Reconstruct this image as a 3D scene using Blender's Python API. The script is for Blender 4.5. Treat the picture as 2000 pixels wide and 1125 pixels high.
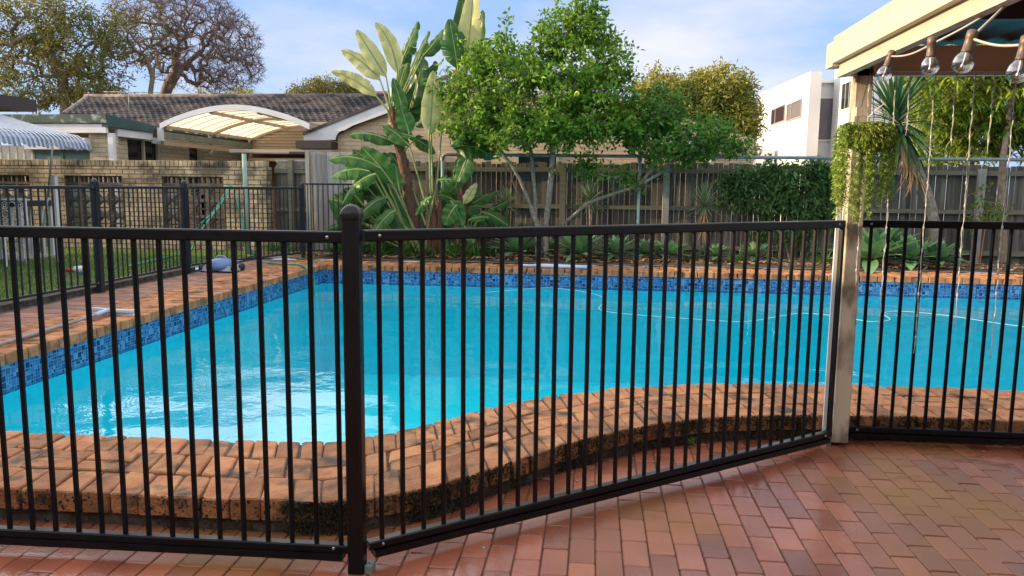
import bpy, math, random
import numpy as np
from mathutils import Vector, noise as mnoise
random.seed(7); rng = np.random.default_rng(11)
R = math.radians
scene = bpy.context.scene
for o in list(bpy.data.objects): bpy.data.objects.remove(o)

# ------------------------------------------------------------------ camera
F = 1500.0; H = 1.46
YAW, PIT, ROL = R(5.9), R(7.45), R(0.6)
fw = Vector((-math.sin(YAW)*math.cos(PIT), math.cos(YAW)*math.cos(PIT), -math.sin(PIT)))
_r = Vector((math.cos(YAW), math.sin(YAW), 0)); _u = _r.cross(fw)
RT = math.cos(ROL)*_r + math.sin(ROL)*_u
UP = math.cos(ROL)*_u - math.sin(ROL)*_r
CAM = Vector((0, 0, H))
cd = bpy.data.cameras.new('camera'); cam = bpy.data.objects.new('camera', cd)
scene.collection.objects.link(cam); scene.camera = cam
from mathutils import Matrix
m = Matrix((RT, UP, -fw)).transposed().to_4x4(); m.translation = CAM; cam.matrix_world = m
cd.sensor_width = 36; cd.lens = 36*F/2000; cd.clip_start = 0.05; cd.clip_end = 1500
def ray(px, py): return fw + RT*((px-1000)/F) - UP*((py-562.5)/F)
def G(px, py, z):                      # photo pixel -> point on the level plane z
    d = ray(px, py); return CAM + d*((z-H)/d.z)
def P(px, py, y):                      # photo pixel -> point on the upright plane y
    d = ray(px, py); return CAM + d*(y/d.y)

# ------------------------------------------------------------------ world, sun, exposure
SUN_EL, SUN_AZ = R(14.2), R(187)       # azimuth of the direction TO the sun, from +x ccw
w = bpy.data.worlds.new('World'); scene.world = w; w.use_nodes = True
nt = w.node_tree; nt.nodes.clear()
def N(t, nt_=None, **k):
    n = (nt_ or nt).nodes.new(t)
    for a, b in k.items(): setattr(n, a, b)
    return n
sky = N('ShaderNodeTexSky', sky_type='NISHITA', sun_disc=False, sun_elevation=SUN_EL, sun_rotation=math.pi/2-SUN_AZ,
        air_density=1.0, dust_density=0.6, ozone_density=1.2)
tc = N('ShaderNodeTexCoord'); mp = N('ShaderNodeMapping'); mp.inputs['Scale'].default_value = (1.1, 1.1, 3.4)
mp.inputs['Rotation'].default_value = (0.1, 0.25, 0.5)
nz = N('ShaderNodeTexNoise'); nz.inputs['Scale'].default_value = 1.7; nz.inputs['Detail'].default_value = 6; nz.inputs['Roughness'].default_value = .55
rp = N('ShaderNodeValToRGB'); rp.color_ramp.elements[0].position = .50; rp.color_ramp.elements[1].position = .72
rp.color_ramp.elements[0].color = (.0,.0,.0,1); rp.color_ramp.elements[1].color = (.85,.85,.85,1)
cl = N('ShaderNodeMixRGB'); cl.inputs[2].default_value = (7.2, 6.9, 7.4, 1)
bg = N('ShaderNodeBackground'); bg.inputs['Strength'].default_value = 0.093
wo = N('ShaderNodeOutputWorld')
L = nt.links.new
L(tc.outputs['Generated'], mp.inputs[0]); L(mp.outputs[0], nz.inputs['Vector']); L(nz.outputs['Fac'], rp.inputs[0])
hz = N('ShaderNodeMixRGB'); hz.inputs[0].default_value = .72; hz.inputs[2].default_value = (3.05, 4.65, 8.2, 1); L(sky.outputs[0], hz.inputs[1])
sx = N('ShaderNodeSeparateXYZ'); L(tc.outputs['Generated'], sx.inputs[0])
def mrange(src, a, b, c, d):
    n = N('ShaderNodeMapRange', interpolation_type='SMOOTHSTEP')
    for q, v in enumerate((a, b, c, d)): n.inputs[q+1].default_value = v
    L(src, n.inputs[0]); return n.outputs[0]
def wmath(op, a, b):
    n = N('ShaderNodeMath', operation=op); L(a, n.inputs[0]); L(b, n.inputs[1]); return n.outputs[0]
ov = mrange(sx.outputs['Z'], .22, .40, 0, .85)                       # thicker cloud overhead
bank = wmath('MULTIPLY', wmath('MULTIPLY', mrange(sx.outputs['Z'], .215, .27, 0, 1), mrange(sx.outputs['Z'], .55, .8, 1, 0)), mrange(sx.outputs['X'], -.34, -.16, 1, 0))
cmx = N('ShaderNodeMath', operation='MAXIMUM'); L(rp.outputs[0], cmx.inputs[0]); L(ov, cmx.inputs[1])
cm2 = N('ShaderNodeMath', operation='MAXIMUM'); L(cmx.outputs[0], cm2.inputs[0]); L(bank, cm2.inputs[1]); L(cm2.outputs[0], cl.inputs[0])
cb = N('ShaderNodeMixRGB'); cb.inputs[1].default_value = (6.7, 6.6, 7.2, 1); cb.inputs[2].default_value = (11.5, 11.3, 11.4, 1); L(ov, cb.inputs[0])
cc = N('ShaderNodeMixRGB'); L(bank, cc.inputs[0]); L(cb.outputs[0], cc.inputs[1]); cc.inputs[2].default_value = (21, 20.9, 20.9, 1); L(cc.outputs[0], cl.inputs[2])
L(hz.outputs[0], cl.inputs[1]); L(cl.outputs[0], bg.inputs[0]); L(bg.outputs[0], wo.inputs[0])
sd = bpy.data.lights.new('sun', 'SUN'); so = bpy.data.objects.new('sun', sd); scene.collection.objects.link(so)
sd.energy = 5.0; sd.angle = R(.5); sd.color = (1.0, .72, .42)
tos = Vector((math.cos(SUN_EL)*math.cos(SUN_AZ), math.cos(SUN_EL)*math.sin(SUN_AZ), math.sin(SUN_EL)))
so.rotation_euler = tos.to_track_quat('Z', 'Y').to_euler(); so.location = tos*60
vs = scene.view_settings; vs.view_transform = 'Standard'; vs.look = 'None'; vs.exposure = 0.68; vs.gamma = 1; vs.use_curve_mapping = False
scene.render.engine = 'CYCLES'; scene.cycles.transparent_max_bounces = 16

# ------------------------------------------------------------------ materials
def mat(name, c1, c2=None, scale=6, rough=.6, rough2=None, bump=0, bscale=None, metal=0, spec=.5, rnd=0, transl=0, dirt=None, dirt_scale=2, dirt_pos=.6, uv=False, stretch=None, detail=4, rscale=None):
    ma = bpy.data.materials.new(name); ma.use_nodes = True; t = ma.node_tree; t.nodes.clear(); l = t.links.new
    out = N('ShaderNodeOutputMaterial', t); bs = N('ShaderNodeBsdfPrincipled', t)
    tcn = N('ShaderNodeTexCoord', t); src = tcn.outputs['UV' if uv else 'Object']
    if stretch:
        mpn = N('ShaderNodeMapping', t); mpn.inputs['Scale'].default_value = stretch; l(src, mpn.inputs[0]); src = mpn.outputs[0]
    def noise(s, d=detail):
        n = N('ShaderNodeTexNoise', t); n.inputs['Scale'].default_value = s; n.inputs['Detail'].default_value = d; l(src, n.inputs['Vector']); return n
    n1 = noise(scale)
    mx = N('ShaderNodeMixRGB', t); mx.inputs[1].default_value = (*c1, 1); mx.inputs[2].default_value = (*(c2 or c1), 1)
    cr = N('ShaderNodeMapRange', t); cr.inputs[1].default_value = .35; cr.inputs[2].default_value = .65; l(n1.outputs['Fac'], cr.inputs[0]); l(cr.outputs[0], mx.inputs[0])
    col = mx.outputs[0]
    if rnd:
        at = N('ShaderNodeAttribute', t, attribute_name='rnd')
        mr = N('ShaderNodeMapRange', t); mr.inputs[3].default_value = 1-rnd; mr.inputs[4].default_value = 1+rnd; l(at.outputs['Fac'], mr.inputs[0])
        mu = N('ShaderNodeMixRGB', t, blend_type='MULTIPLY'); mu.inputs[0].default_value = 1; l(col, mu.inputs[1]); l(mr.outputs[0], mu.inputs[2]); col = mu.outputs[0]
    if dirt:
        n2 = noise(dirt_scale, 6); d = N('ShaderNodeMapRange', t); d.inputs[1].default_value = dirt_pos-.08; d.inputs[2].default_value = dirt_pos+.1; l(n2.outputs['Fac'], d.inputs[0])
        dm = N('ShaderNodeMixRGB', t); l(d.outputs[0], dm.inputs[0]); l(col, dm.inputs[1]); dm.inputs[2].default_value = (*dirt, 1); col = dm.outputs[0]
    l(col, bs.inputs['Base Color']); bs.inputs['Metallic'].default_value = metal; bs.inputs['Specular IOR Level'].default_value = spec
    if rough2 is not None:
        n3 = noise(rscale or scale*.4, 3); r_ = N('ShaderNodeMapRange', t); r_.inputs[1].default_value = .38; r_.inputs[2].default_value = .62; r_.inputs[3].default_value = rough; r_.inputs[4].default_value = rough2
        l(n3.outputs['Fac'], r_.inputs[0]); l(r_.outputs[0], bs.inputs['Roughness'])
    else: bs.inputs['Roughness'].default_value = rough
    if bump:
        n4 = noise(bscale or scale*4, 5); b = N('ShaderNodeBump', t); b.inputs['Strength'].default_value = bump; b.inputs['Distance'].default_value = .01; l(n4.outputs['Fac'], b.inputs['Height']); l(b.outputs[0], bs.inputs['Normal'])
    sh = bs.outputs[0]
    if transl:
        tr = N('ShaderNodeBsdfTranslucent', t); l(col, tr.inputs[0]); ms = N('ShaderNodeMixShader', t); ms.inputs[0].default_value = transl
        l(bs.outputs[0], ms.inputs[1]); l(tr.outputs[0], ms.inputs[2]); sh = ms.outputs[0]
    l(sh, out.inputs[0]); ma['bs'] = bs.name
    return ma
def mul(t, a, b, op='MULTIPLY'):
    n = N('ShaderNodeMath', t, operation=op)
    for i, v in enumerate((a, b)):
        if isinstance(v, (int, float)): n.inputs[i].default_value = v
        else: t.links.new(v, n.inputs[i])
    return n.outputs[0]
def brick_mat(name, cols, mortar, bw=.24, bh=.086, dirt=(.03,.028,.022), dirt_pos=.62, offset=.5, msize=.006, bump=.5, zdirt=None):
    ma = bpy.data.materials.new(name); ma.use_nodes = True; t = ma.node_tree; t.nodes.clear(); l = t.links.new
    out = N('ShaderNodeOutputMaterial', t); bs = N('ShaderNodeBsdfPrincipled', t); tcn = N('ShaderNodeTexCoord', t)
    br = N('ShaderNodeTexBrick', t); l(tcn.outputs['UV'], br.inputs['Vector'])
    br.inputs['Scale'].default_value = 1; br.inputs['Brick Width'].default_value = bw; br.inputs['Row Height'].default_value = bh
    br.inputs['Mortar Size'].default_value = msize; br.inputs['Mortar Smooth'].default_value = .2; br.offset = offset; br.inputs['Bias'].default_value = 0
    br.inputs['Color1'].default_value = (*cols[0], 1); br.inputs['Color2'].default_value = (*cols[1], 1); br.inputs['Mortar'].default_value = (*mortar, 1)
    n1 = N('ShaderNodeTexNoise', t); n1.inputs['Scale'].default_value = 1.6; n1.inputs['Detail'].default_value = 7; n1.inputs['Roughness'].default_value = .65; l(tcn.outputs['Object'], n1.inputs['Vector'])
    d = N('ShaderNodeMapRange', t); d.inputs[1].default_value = dirt_pos-.08; d.inputs[2].default_value = dirt_pos+.08; d.inputs[4].default_value = .85; l(n1.outputs['Fac'], d.inputs[0])
    fac = d.outputs[0]
    n2 = N('ShaderNodeTexNoise', t); n2.inputs['Scale'].default_value = 30; n2.inputs['Detail'].default_value = 3; l(tcn.outputs['Object'], n2.inputs['Vector'])
    mr = N('ShaderNodeMapRange', t); mr.inputs[3].default_value = .75; mr.inputs[4].default_value = 1.25; l(n2.outputs['Fac'], mr.inputs[0])
    mu = N('ShaderNodeMixRGB', t, blend_type='MULTIPLY'); mu.inputs[0].default_value = 1; l(br.outputs['Color'], mu.inputs[1]); l(mr.outputs[0], mu.inputs[2])
    dm = N('ShaderNodeMixRGB', t); l(fac, dm.inputs[0]); l(mu.outputs[0], dm.inputs[1]); dm.inputs[2].default_value = (*dirt, 1)
    l(dm.outputs[0], bs.inputs['Base Color']); bs.inputs['Roughness'].default_value = .85
    b = N('ShaderNodeBump', t, invert=True); b.inputs['Strength'].default_value = bump; b.inputs['Distance'].default_value = .008; l(br.outputs['Fac'], b.inputs['Height']); l(b.outputs[0], bs.inputs['Normal'])
    l(bs.outputs[0], out.inputs[0]); return ma

def tile_mat():
    ma = bpy.data.materials.new('mosaic_tile'); ma.use_nodes = True; t = ma.node_tree; t.nodes.clear(); l = t.links.new
    out = N('ShaderNodeOutputMaterial', t); bs = N('ShaderNodeBsdfPrincipled', t); tcn = N('ShaderNodeTexCoord', t)
    def cell(sz, seed):
        v = N('ShaderNodeVectorMath', t, operation='SCALE'); v.inputs[3].default_value = 1/sz; l(tcn.outputs['UV'], v.inputs[0])
        f = N('ShaderNodeVectorMath', t, operation='FLOOR'); l(v.outputs[0], f.inputs[0]); a = N('ShaderNodeVectorMath', t); a.inputs[1].default_value = (seed, seed*2, 0); l(f.outputs[0], a.inputs[0])
        wn = N('ShaderNodeTexWhiteNoise', t, noise_dimensions='2D'); l(a.outputs[0], wn.inputs['Vector'])
        fr = N('ShaderNodeVectorMath', t, operation='FRACTION'); l(v.outputs[0], fr.inputs[0]); s = N('ShaderNodeSeparateXYZ', t); l(fr.outputs[0], s.inputs[0])
        g = .06
        def edge(o): return mul(t, mul(t, o, g, 'LESS_THAN'), mul(t, o, 1-g, 'GREATER_THAN'), 'MAXIMUM')
        return wn.outputs['Value'], mul(t, edge(s.outputs[0]), edge(s.outputs[1]), 'MAXIMUM')
    v1, e1 = cell(.05, 3); v2, e2 = cell(.025, 7); v3, _ = cell(.05, 19)
    big = mul(t, v3, .55, 'GREATER_THAN')
    def mixf(f, a, b):
        n = N('ShaderNodeMix', t); l(f, n.inputs[0]); l(a, n.inputs[2]); l(b, n.inputs[3]); return n.outputs[0]
    v = mixf(big, v2, v1); e = mixf(big, e2, e1)
    rp = N('ShaderNodeValToRGB', t); rp.color_ramp.interpolation = 'CONSTANT'; el = rp.color_ramp.elements
    cs = [(.0,(.008,.03,.13)),(.2,(.014,.07,.25)),(.46,(.03,.14,.36)),(.74,(.08,.24,.44)),(.9,(.04,.09,.18))]
    el[0].position = 0; el[0].color = (*cs[0][1],1); el[1].position = cs[1][0]; el[1].color = (*cs[1][1],1)
    for p, c in cs[2:]: x = el.new(p); x.color = (*c,1)
    l(v, rp.inputs[0]); dm = N('ShaderNodeMixRGB', t); l(e, dm.inputs[0]); l(rp.outputs[0], dm.inputs[1]); dm.inputs[2].default_value = (.10,.25,.40,1)
    l(dm.outputs[0], bs.inputs['Base Color']); bs.inputs['Roughness'].default_value = .15; l(bs.outputs[0], out.inputs[0]); return ma

def water_mat():
    ma = bpy.data.materials.new('pool_water'); ma.use_nodes = True; t = ma.node_tree; t.nodes.clear(); l = t.links.new
    out = N('ShaderNodeOutputMaterial', t); tcn = N('ShaderNodeTexCoord', t)
    mpn = N('ShaderNodeMapping', t); mpn.inputs['Scale'].default_value = (1, 1.25, 1); l(tcn.outputs['Object'], mpn.inputs[0])
    n1 = N('ShaderNodeTexNoise', t); n1.inputs['Scale'].default_value = 7; n1.inputs['Detail'].default_value = 3; n1.inputs['Distortion'].default_value = .6; l(mpn.outputs[0], n1.inputs['Vector'])
    n2 = N('ShaderNodeTexNoise', t); n2.inputs['Scale'].default_value = 1.3; n2.inputs['Detail'].default_value = 1; l(mpn.outputs[0], n2.inputs['Vector'])
    n3 = N('ShaderNodeTexNoise', t); n3.inputs['Scale'].default_value = .45; l(tcn.outputs['Object'], n3.inputs['Vector'])
    mr = N('ShaderNodeMapRange', t); mr.inputs[1].default_value = .35; mr.inputs[2].default_value = .7; mr.inputs[3].default_value = .25; mr.inputs[4].default_value = 1; l(n3.outputs['Fac'], mr.inputs[0])
    h = mul(t, mul(t, mul(t, n1.outputs['Fac'], mr.outputs[0]), .22), n2.outputs['Fac'], 'ADD')
    b = N('ShaderNodeBump', t); b.inputs['Strength'].default_value = .5; b.inputs['Distance'].default_value = .035; l(h, b.inputs['Height'])
    fr = N('ShaderNodeFresnel', t); fr.inputs[0].default_value = 1.3; l(b.outputs[0], fr.inputs['Normal'])
    tr = N('ShaderNodeBsdfTransparent', t); tr.inputs[0].default_value = (.80, 1, 1, 1)
    gl = N('ShaderNodeBsdfGlossy', t); gl.inputs['Roughness'].default_value = .012; l(b.outputs[0], gl.inputs['Normal'])
    ms = N('ShaderNodeMixShader', t); l(fr.outputs[0], ms.inputs[0]); l(tr.outputs[0], ms.inputs[1]); l(gl.outputs[0], ms.inputs[2]); l(ms.outputs[0], out.inputs[0]); return ma
def glass_mat(name, tint=(1,1,1), refl=.12, rough=.02):
    ma = bpy.data.materials.new(name); ma.use_nodes = True; t = ma.node_tree; t.nodes.clear(); l = t.links.new
    out = N('ShaderNodeOutputMaterial', t); fr = N('ShaderNodeLayerWeight', t); fr.inputs[0].default_value = .35
    tr = N('ShaderNodeBsdfTransparent', t); tr.inputs[0].default_value = (*tint, 1); gl = N('ShaderNodeBsdfGlossy', t); gl.inputs['Roughness'].default_value = rough
    ms = N('ShaderNodeMixShader', t); l(mul(t, mul(t, fr.outputs['Facing'], .75), refl, 'ADD'), ms.inputs[0]); l(tr.outputs[0], ms.inputs[1]); l(gl.outputs[0], ms.inputs[2]); l(ms.outputs[0], out.inputs[0]); return ma

# ------------------------------------------------------------------ mesh builder
COL = scene.collection
def tag(o, label=None, cat=None, group=None, kind=None):
    if label: o['label'] = label
    if cat: o['category'] = cat
    if group: o['group'] = group
    if kind: o['kind'] = kind
    return o
FRAME = [1.0, 0.0]      # (unit, floor level): the patio and what stands on it were measured in a frame of their own
def frame(near): FRAME[:] = [.95, .073] if near else [1.0, 0.0]
def infr(p): return Vector((p[0]*FRAME[0], p[1]*FRAME[0], p[2]*FRAME[0]+FRAME[1]))
def empty(name, loc=(0,0,0), label=None, cat=None, group=None):
    loc = infr(loc)
    o = bpy.data.objects.new(name, None); o.location = loc; o.empty_display_size = .1; COL.objects.link(o); return tag(o, label, cat, group)
class MB:
    def __init__(s): s.v = []; s.f = []; s.r = []; s.mi = []; s.sm = []
    def face(s, idx, r=.5, mi=0, sm=False): s.f.append(idx); s.r.append(r); s.mi.append(mi); s.sm.append(sm)
    def poly(s, pts, r=.5, mi=0):
        b = len(s.v); s.v += [tuple(p) for p in pts]; s.face(tuple(range(b, b+len(pts))), r, mi); return s
    def hexa(s, p, r=.5, mi=0):         # 8 points: bottom ring 0-3 (ccw from above), top ring 4-7
        b = len(s.v); s.v += [tuple(q) for q in p]
        for q in ((0,3,2,1),(4,5,6,7),(0,1,5,4),(1,2,6,5),(2,3,7,6),(3,0,4,7)): s.face(tuple(b+i for i in q), r, mi)
        return s
    def box(s, x0, x1, y0, y1, z0, z1, r=.5, mi=0):
        return s.hexa([(x0,y0,z0),(x1,y0,z0),(x1,y1,z0),(x0,y1,z0),(x0,y0,z1),(x1,y0,z1),(x1,y1,z1),(x0,y1,z1)], r, mi)
    def bar(s, a, b, wid, th, up=(0,0,1), r=.5, mi=0):   # rectangular bar from a to b; wid across, th along up
        a = Vector(a); b = Vector(b); d = (b-a).normalized(); x = d.cross(Vector(up)).normalized(); y = x.cross(d).normalized()
        q = [(-1,-1),(1,-1),(1,1),(-1,1)]
        return s.hexa([a+x*(i*wid/2)+y*(j*th/2) for i, j in q]+[b+x*(i*wid/2)+y*(j*th/2) for i, j in q], r, mi)
    def brick(s, quad, z0, z1, c=.008, r=.5, j=0.0, mi=0):   # chamfered brick on a 4-point footprint (ccw)
        q = [Vector((p[0], p[1], 0)) for p in quad]; cen = sum(q, Vector())/4
        jz = [random.uniform(-j, j)*.6 for _ in q]
        q = [p+Vector((random.uniform(-j,j), random.uniform(-j,j), 0)) for p in q]
        def ring(off, z, tilt):
            o = []
            for i, p in enumerate(q):
                for k in (-1, 1):
                    nb = q[(i+k) % 4]; e = (nb-p).normalized()
                    inn = ((q[(i-k) % 4]-p).normalized())
                    o.append((p+e*(c*1.3+off)+inn*off, z+(jz[i] if tilt else 0)))
            return [(a.x, a.y, zz) for a, zz in o]
        b = len(s.v); s.v += ring(0, z0, 0)+ring(0, z1-c, 1)+ring(c*.9, z1, 1)
        n = 8
        for k in (0, 1):
            for i in range(n): a = b+k*n+i; e = b+k*n+(i+1) % n; s.face((a, e, e+n, a+n), r, mi, False)
        s.face(tuple(b+2*n+i for i in range(n)), r, mi)
        return s
    def tube(s, pts, rad, n=6, r=.5, mi=0, cap=True, sm=True, closed=False):
        pts = [Vector(p) for p in pts]; m_ = len(pts)
        rad = rad if isinstance(rad, (list, tuple)) else [rad]*m_
        b = len(s.v); ref = None
        for i, p in enumerate(pts):
            d = (pts[min(i+1, m_-1)]-pts[max(i-1, 0)]); d = d.normalized() if d.length > 1e-9 else Vector((0,0,1))
            if ref is None: ref = Vector((0,0,1)) if abs(d.z) < .9 else Vector((1,0,0))
            x = (ref-d*ref.dot(d)); x = x.normalized() if x.length > 1e-6 else d.orthogonal().normalized(); ref = x; y = d.cross(x)
            for k in range(n):
                a = 2*math.pi*(k+.5)/n; s.v.append(tuple(p+(x*math.cos(a)+y*math.sin(a))*rad[i]))
        for i in range(m_-1):
            for k in range(n):
                a = b+i*n+k; e = b+i*n+(k+1) % n; s.face((a, e, e+n, a+n), r, mi, sm)
        if cap: s.face(tuple(b+k for k in reversed(range(n))), r, mi); s.face(tuple(b+(m_-1)*n+k for k in range(n)), r, mi)
        return s
    def lathe(s, c, prof, n=16, axis=(0,0,1), r=.5, mi=0):
        c = Vector(c); ax = Vector(axis).normalized(); x = ax.orthogonal().normalized(); y = ax.cross(x); b = len(s.v)
        for rr, h in prof:
            for k in range(n):
                a = 2*math.pi*k/n; s.v.append(tuple(c+ax*h+(x*math.cos(a)+y*math.sin(a))*rr))
        for i in range(len(prof)-1):
            for k in range(n):
                a = b+i*n+k; e = b+i*n+(k+1) % n; s.face((a, e, e+n, a+n), r, mi, True)
        return s
    def build(s, name, mats, parent=None, loc=None):
        mats = mats if isinstance(mats, (list, tuple)) else [mats]
        o_ = Vector(loc) if loc is not None else (Vector(parent.location) if parent is not None and parent.type == 'EMPTY' else Vector((0,0,0)))
        v = np.array(s.v, dtype=np.float64).reshape(-1, 3)*FRAME[0]+np.array([0, 0, FRAME[1]]) - np.array(o_)
        me = bpy.data.meshes.new(name)
        me.from_pydata(v.tolist(), [], s.f); 
        for m_ in mats: me.materials.append(m_)
        me.polygons.foreach_set('material_index', s.mi); me.polygons.foreach_set('use_smooth', s.sm)
        a = me.attributes.new('rnd', 'FLOAT', 'FACE'); a.data.foreach_set('value', s.r)
        # metre-scale box-mapped UVs
        nf = len(me.polygons); nl = len(me.loops)
        nor = np.empty(nf*3); me.polygons.foreach_get('normal', nor); nor = np.abs(nor.reshape(-1, 3))
        tot = np.empty(nf, dtype=np.int32); me.polygons.foreach_get('loop_total', tot)
        vi = np.empty(nl, dtype=np.int32); me.loops.foreach_get('vertex_index', vi)
        dom = np.repeat(nor.argmax(1), tot); co = (v+np.array(o_))[vi]
        uvx = np.where(dom == 0, co[:, 1], co[:, 0]); uvy = np.where(dom == 2, co[:, 1], co[:, 2])
        if hasattr(s, 'uvs'): uvx, uvy = np.array(s.uvs)[vi].T
        ul = me.uv_layers.new(name='UVMap'); ul.data.foreach_set('uv', np.stack([uvx, uvy], 1).ravel())
        me.update()
        ob = bpy.data.objects.new(name, me); COL.objects.link(ob)
        if parent is not None:
            ob.parent = parent
            if parent.type != 'EMPTY': pass
        elif loc is not None: ob.location = loc
        return ob
def sub(mb, name, mats, parent, root):
    """a part under a part: vertices share the root empty's frame"""
    o = mb.build(name, mats, None, loc=root.location); o.location = (0,0,0); o.parent = parent; return o
def rr(a=0., b=1.): return random.uniform(a, b)

# colours -----------------------------------------------------------
m_paver = mat('clay_paver', (.23,.068,.040), (.33,.115,.066), scale=2.2, rough=.10, rough2=.5, rscale=.9, bump=.12, bscale=90, rnd=.32, dirt=(.27,.12,.025), dirt_scale=.9, dirt_pos=.58)
m_joint = mat('joint_sand', (.05,.04,.03), (.10,.08,.06), scale=20, rough=.95)
m_cope = mat('coping_brick', (.34,.125,.047), (.46,.215,.092), scale=11, rough=.8, bump=1, bscale=75, rnd=.30, dirt=(.06,.045,.03), dirt_scale=7, dirt_pos=.60)
m_deck = mat('deck_brick', (.26,.12,.085), (.34,.17,.115), scale=8, rough=.7, bump=.5, bscale=60, rnd=.25, dirt=(.10,.08,.06), dirt_scale=1.5, dirt_pos=.62)
m_mortar = mat('mortar', (.045,.036,.028), (.12,.10,.08), scale=14, rough=.95, bump=1, bscale=40)
m_tile = tile_mat()
m_basin = mat('painted_pool_shell', (.004,.78,.92), (.005,.80,.93), scale=1, rough=.6)
m_water = water_mat()
m_black = mat('black_powder_coat', (.005,.005,.007), (.009,.009,.011), scale=20, rough=.36, rough2=.5, rscale=3, spec=.16)
m_brown = mat('dark_brown_powder_coat', (.007,.005,.006), (.005,.005,.006), scale=20, rough=.28, rough2=.42, rscale=3, spec=.3)
m_navy = mat('blue_black_powder_coat', (.010,.016,.024), (.014,.02,.03), scale=20, rough=.4)
m_screw = mat('zinc_screw', (.5,.5,.5), rough=.3, metal=1)
m_wall = brick_mat('cream_garden_brick', [(.44,.35,.22),(.56,.46,.31)], (.085,.075,.06), dirt_pos=.53, msize=.009)
m_wallside = brick_mat('cream_rowlock_brick', [(.42,.33,.20),(.48,.39,.25)], (.12,.10,.08), bw=.086, bh=.4, offset=0, dirt_pos=.52)
m_hbrick = brick_mat('cream_house_brick', [(.46,.34,.22),(.52,.41,.27)], (.30,.25,.18), bw=.30, dirt_pos=.80)
m_hbrick2 = brick_mat('pale_yellow_house_brick', [(.44,.37,.25),(.50,.43,.30)], (.20,.17,.13), bw=.30, bh=.09, dirt_pos=.80)
m_white = mat('white_paint', (.72,.73,.74), (.64,.65,.66), scale=3, rough=.5)
m_render = mat('white_render', (.64,.65,.66), (.60,.61,.62), scale=1, rough=.8)
m_greenf = mat('dark_green_fascia', (.012,.06,.06), (.02,.075,.07), scale=3, rough=.45)
m_flaky = mat('flaking_green_paint', (.05,.09,.06), (.08,.11,.08), scale=2, rough=.8, dirt=(.55,.55,.50), dirt_scale=5, dirt_pos=.60)
m_creamp = mat('cream_panel', (.62,.58,.48), (.56,.52,.43), scale=2, rough=.6)
m_teal = mat('pale_teal_panel', (.16,.24,.22), (.13,.20,.19), scale=2, rough=.5)
m_tilec = mat('weathered_roof_tile', (.095,.08,.075), (.22,.185,.16), scale=7, rough=.9, dirt=(.04,.04,.045), dirt_scale=1.2, dirt_pos=.52, bump=.5, rnd=.3)
m_redroof = mat('red_roof_tile', (.20,.06,.05), (.15,.045,.04), scale=7, rough=.8, rnd=.3)
m_glassd = mat('dark_window_glass', (.012,.016,.022), rough=.06)
m_poly = mat('cream_polycarbonate', (.66,.55,.40), (.72,.62,.47), scale=1, rough=.4, transl=.85)
m_beige = mat('beige_metal', (.42,.36,.28), (.38,.33,.26), scale=3, rough=.5)
m_darkbrown = mat('dark_brown_fascia', (.05,.03,.028), (.035,.022,.02), scale=3, rough=.5)
m_oldwood = mat('grey_weathered_paling', (.09,.082,.068), (.155,.145,.12), scale=3, rough=.9, stretch=(9,9,.8), bump=.5, rnd=.35, dirt=(.035,.034,.028), dirt_scale=1.5, dirt_pos=.58)
m_palewood = mat('pale_grey_timber', (.25,.24,.22), (.34,.33,.31), scale=3, rough=.9, stretch=(9,9,.8), bump=.5, rnd=.25)
m_rail = mat('grey_green_timber_rail', (.13,.125,.09), (.17,.165,.125), scale=3, rough=.9, stretch=(1,9,9))
m_galv = mat('galvanised_pipe', (.16,.20,.20), (.24,.28,.28), scale=6, rough=.5, metal=.3)
m_gpole = mat('green_grey_pole', (.20,.32,.27), (.26,.38,.33), scale=6, rough=.6)
m_cream = mat('cream_painted_timber', (.48,.41,.29), (.54,.47,.34), scale=5, rough=.6, stretch=(3,1,3), dirt=(.45,.32,.18), dirt_scale=7, dirt_pos=.66, bump=.3)
m_tan = mat('tan_painted_timber', (.56,.40,.28), (.60,.44,.32), scale=5, rough=.6)
m_post = mat('post_paint', (.60,.50,.38), (.68,.58,.46), scale=6, rough=.6, dirt=(.20,.17,.11), dirt_scale=9, dirt_pos=.53, stretch=(1,1,.45))
m_roofsheet = mat('blue_green_roof_sheet', (.018,.03,.036), (.012,.02,.026), scale=2, rough=.5)
m_soil = mat('garden_soil', (.09,.055,.035), (.16,.10,.06), scale=10, rough=1, bump=1)
m_ground = mat('ground', (.10,.11,.06), (.14,.12,.08), scale=.5, rough=1)
m_lawn = mat('lawn_base', (.05,.09,.02), (.10,.14,.03), scale=2, rough=1)
m_grass = mat('grass_blades', (.09,.20,.025), (.16,.26,.05), scale=1.2, rough=.7, rnd=.45, transl=.3)
m_bark = mat('brown_bark', (.16,.11,.075), (.28,.21,.15), scale=14, rough=.95, bump=1)
m_barkgrey = mat('pale_lichened_bark', (.14,.115,.09), (.26,.23,.19), scale=18, rough=.95, bump=1)
m_barkred = mat('fibrous_red_brown_trunk', (.09,.045,.028), (.17,.09,.055), scale=10, rough=.95, bump=1, stretch=(3,3,1))
m_twig = mat('mauve_brown_twig', (.16,.115,.105), (.24,.18,.17), scale=5, rough=.95)
def leafm(name, c1, c2, rnd=.5, tr=.3, rough=.5, scale=3): return mat(name, c1, c2, scale=scale, rough=rough, rnd=rnd, transl=tr, spec=.3)
m_lemon = leafm('lemon_leaf', (.085,.20,.014), (.20,.34,.03))
m_lemon2 = leafm('deep_green_leaf', (.055,.155,.018), (.12,.25,.03))
m_strel = leafm('paddle_leaf', (.035,.115,.022), (.06,.165,.028), rnd=.25, rough=.35)
m_strelp = leafm('pale_paddle_leaf', (.38,.38,.15), (.48,.46,.20), rnd=.2, rough=.4)
m_stem = mat('green_stalk', (.18,.24,.07), (.26,.28,.10), scale=5, rough=.5)
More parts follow.
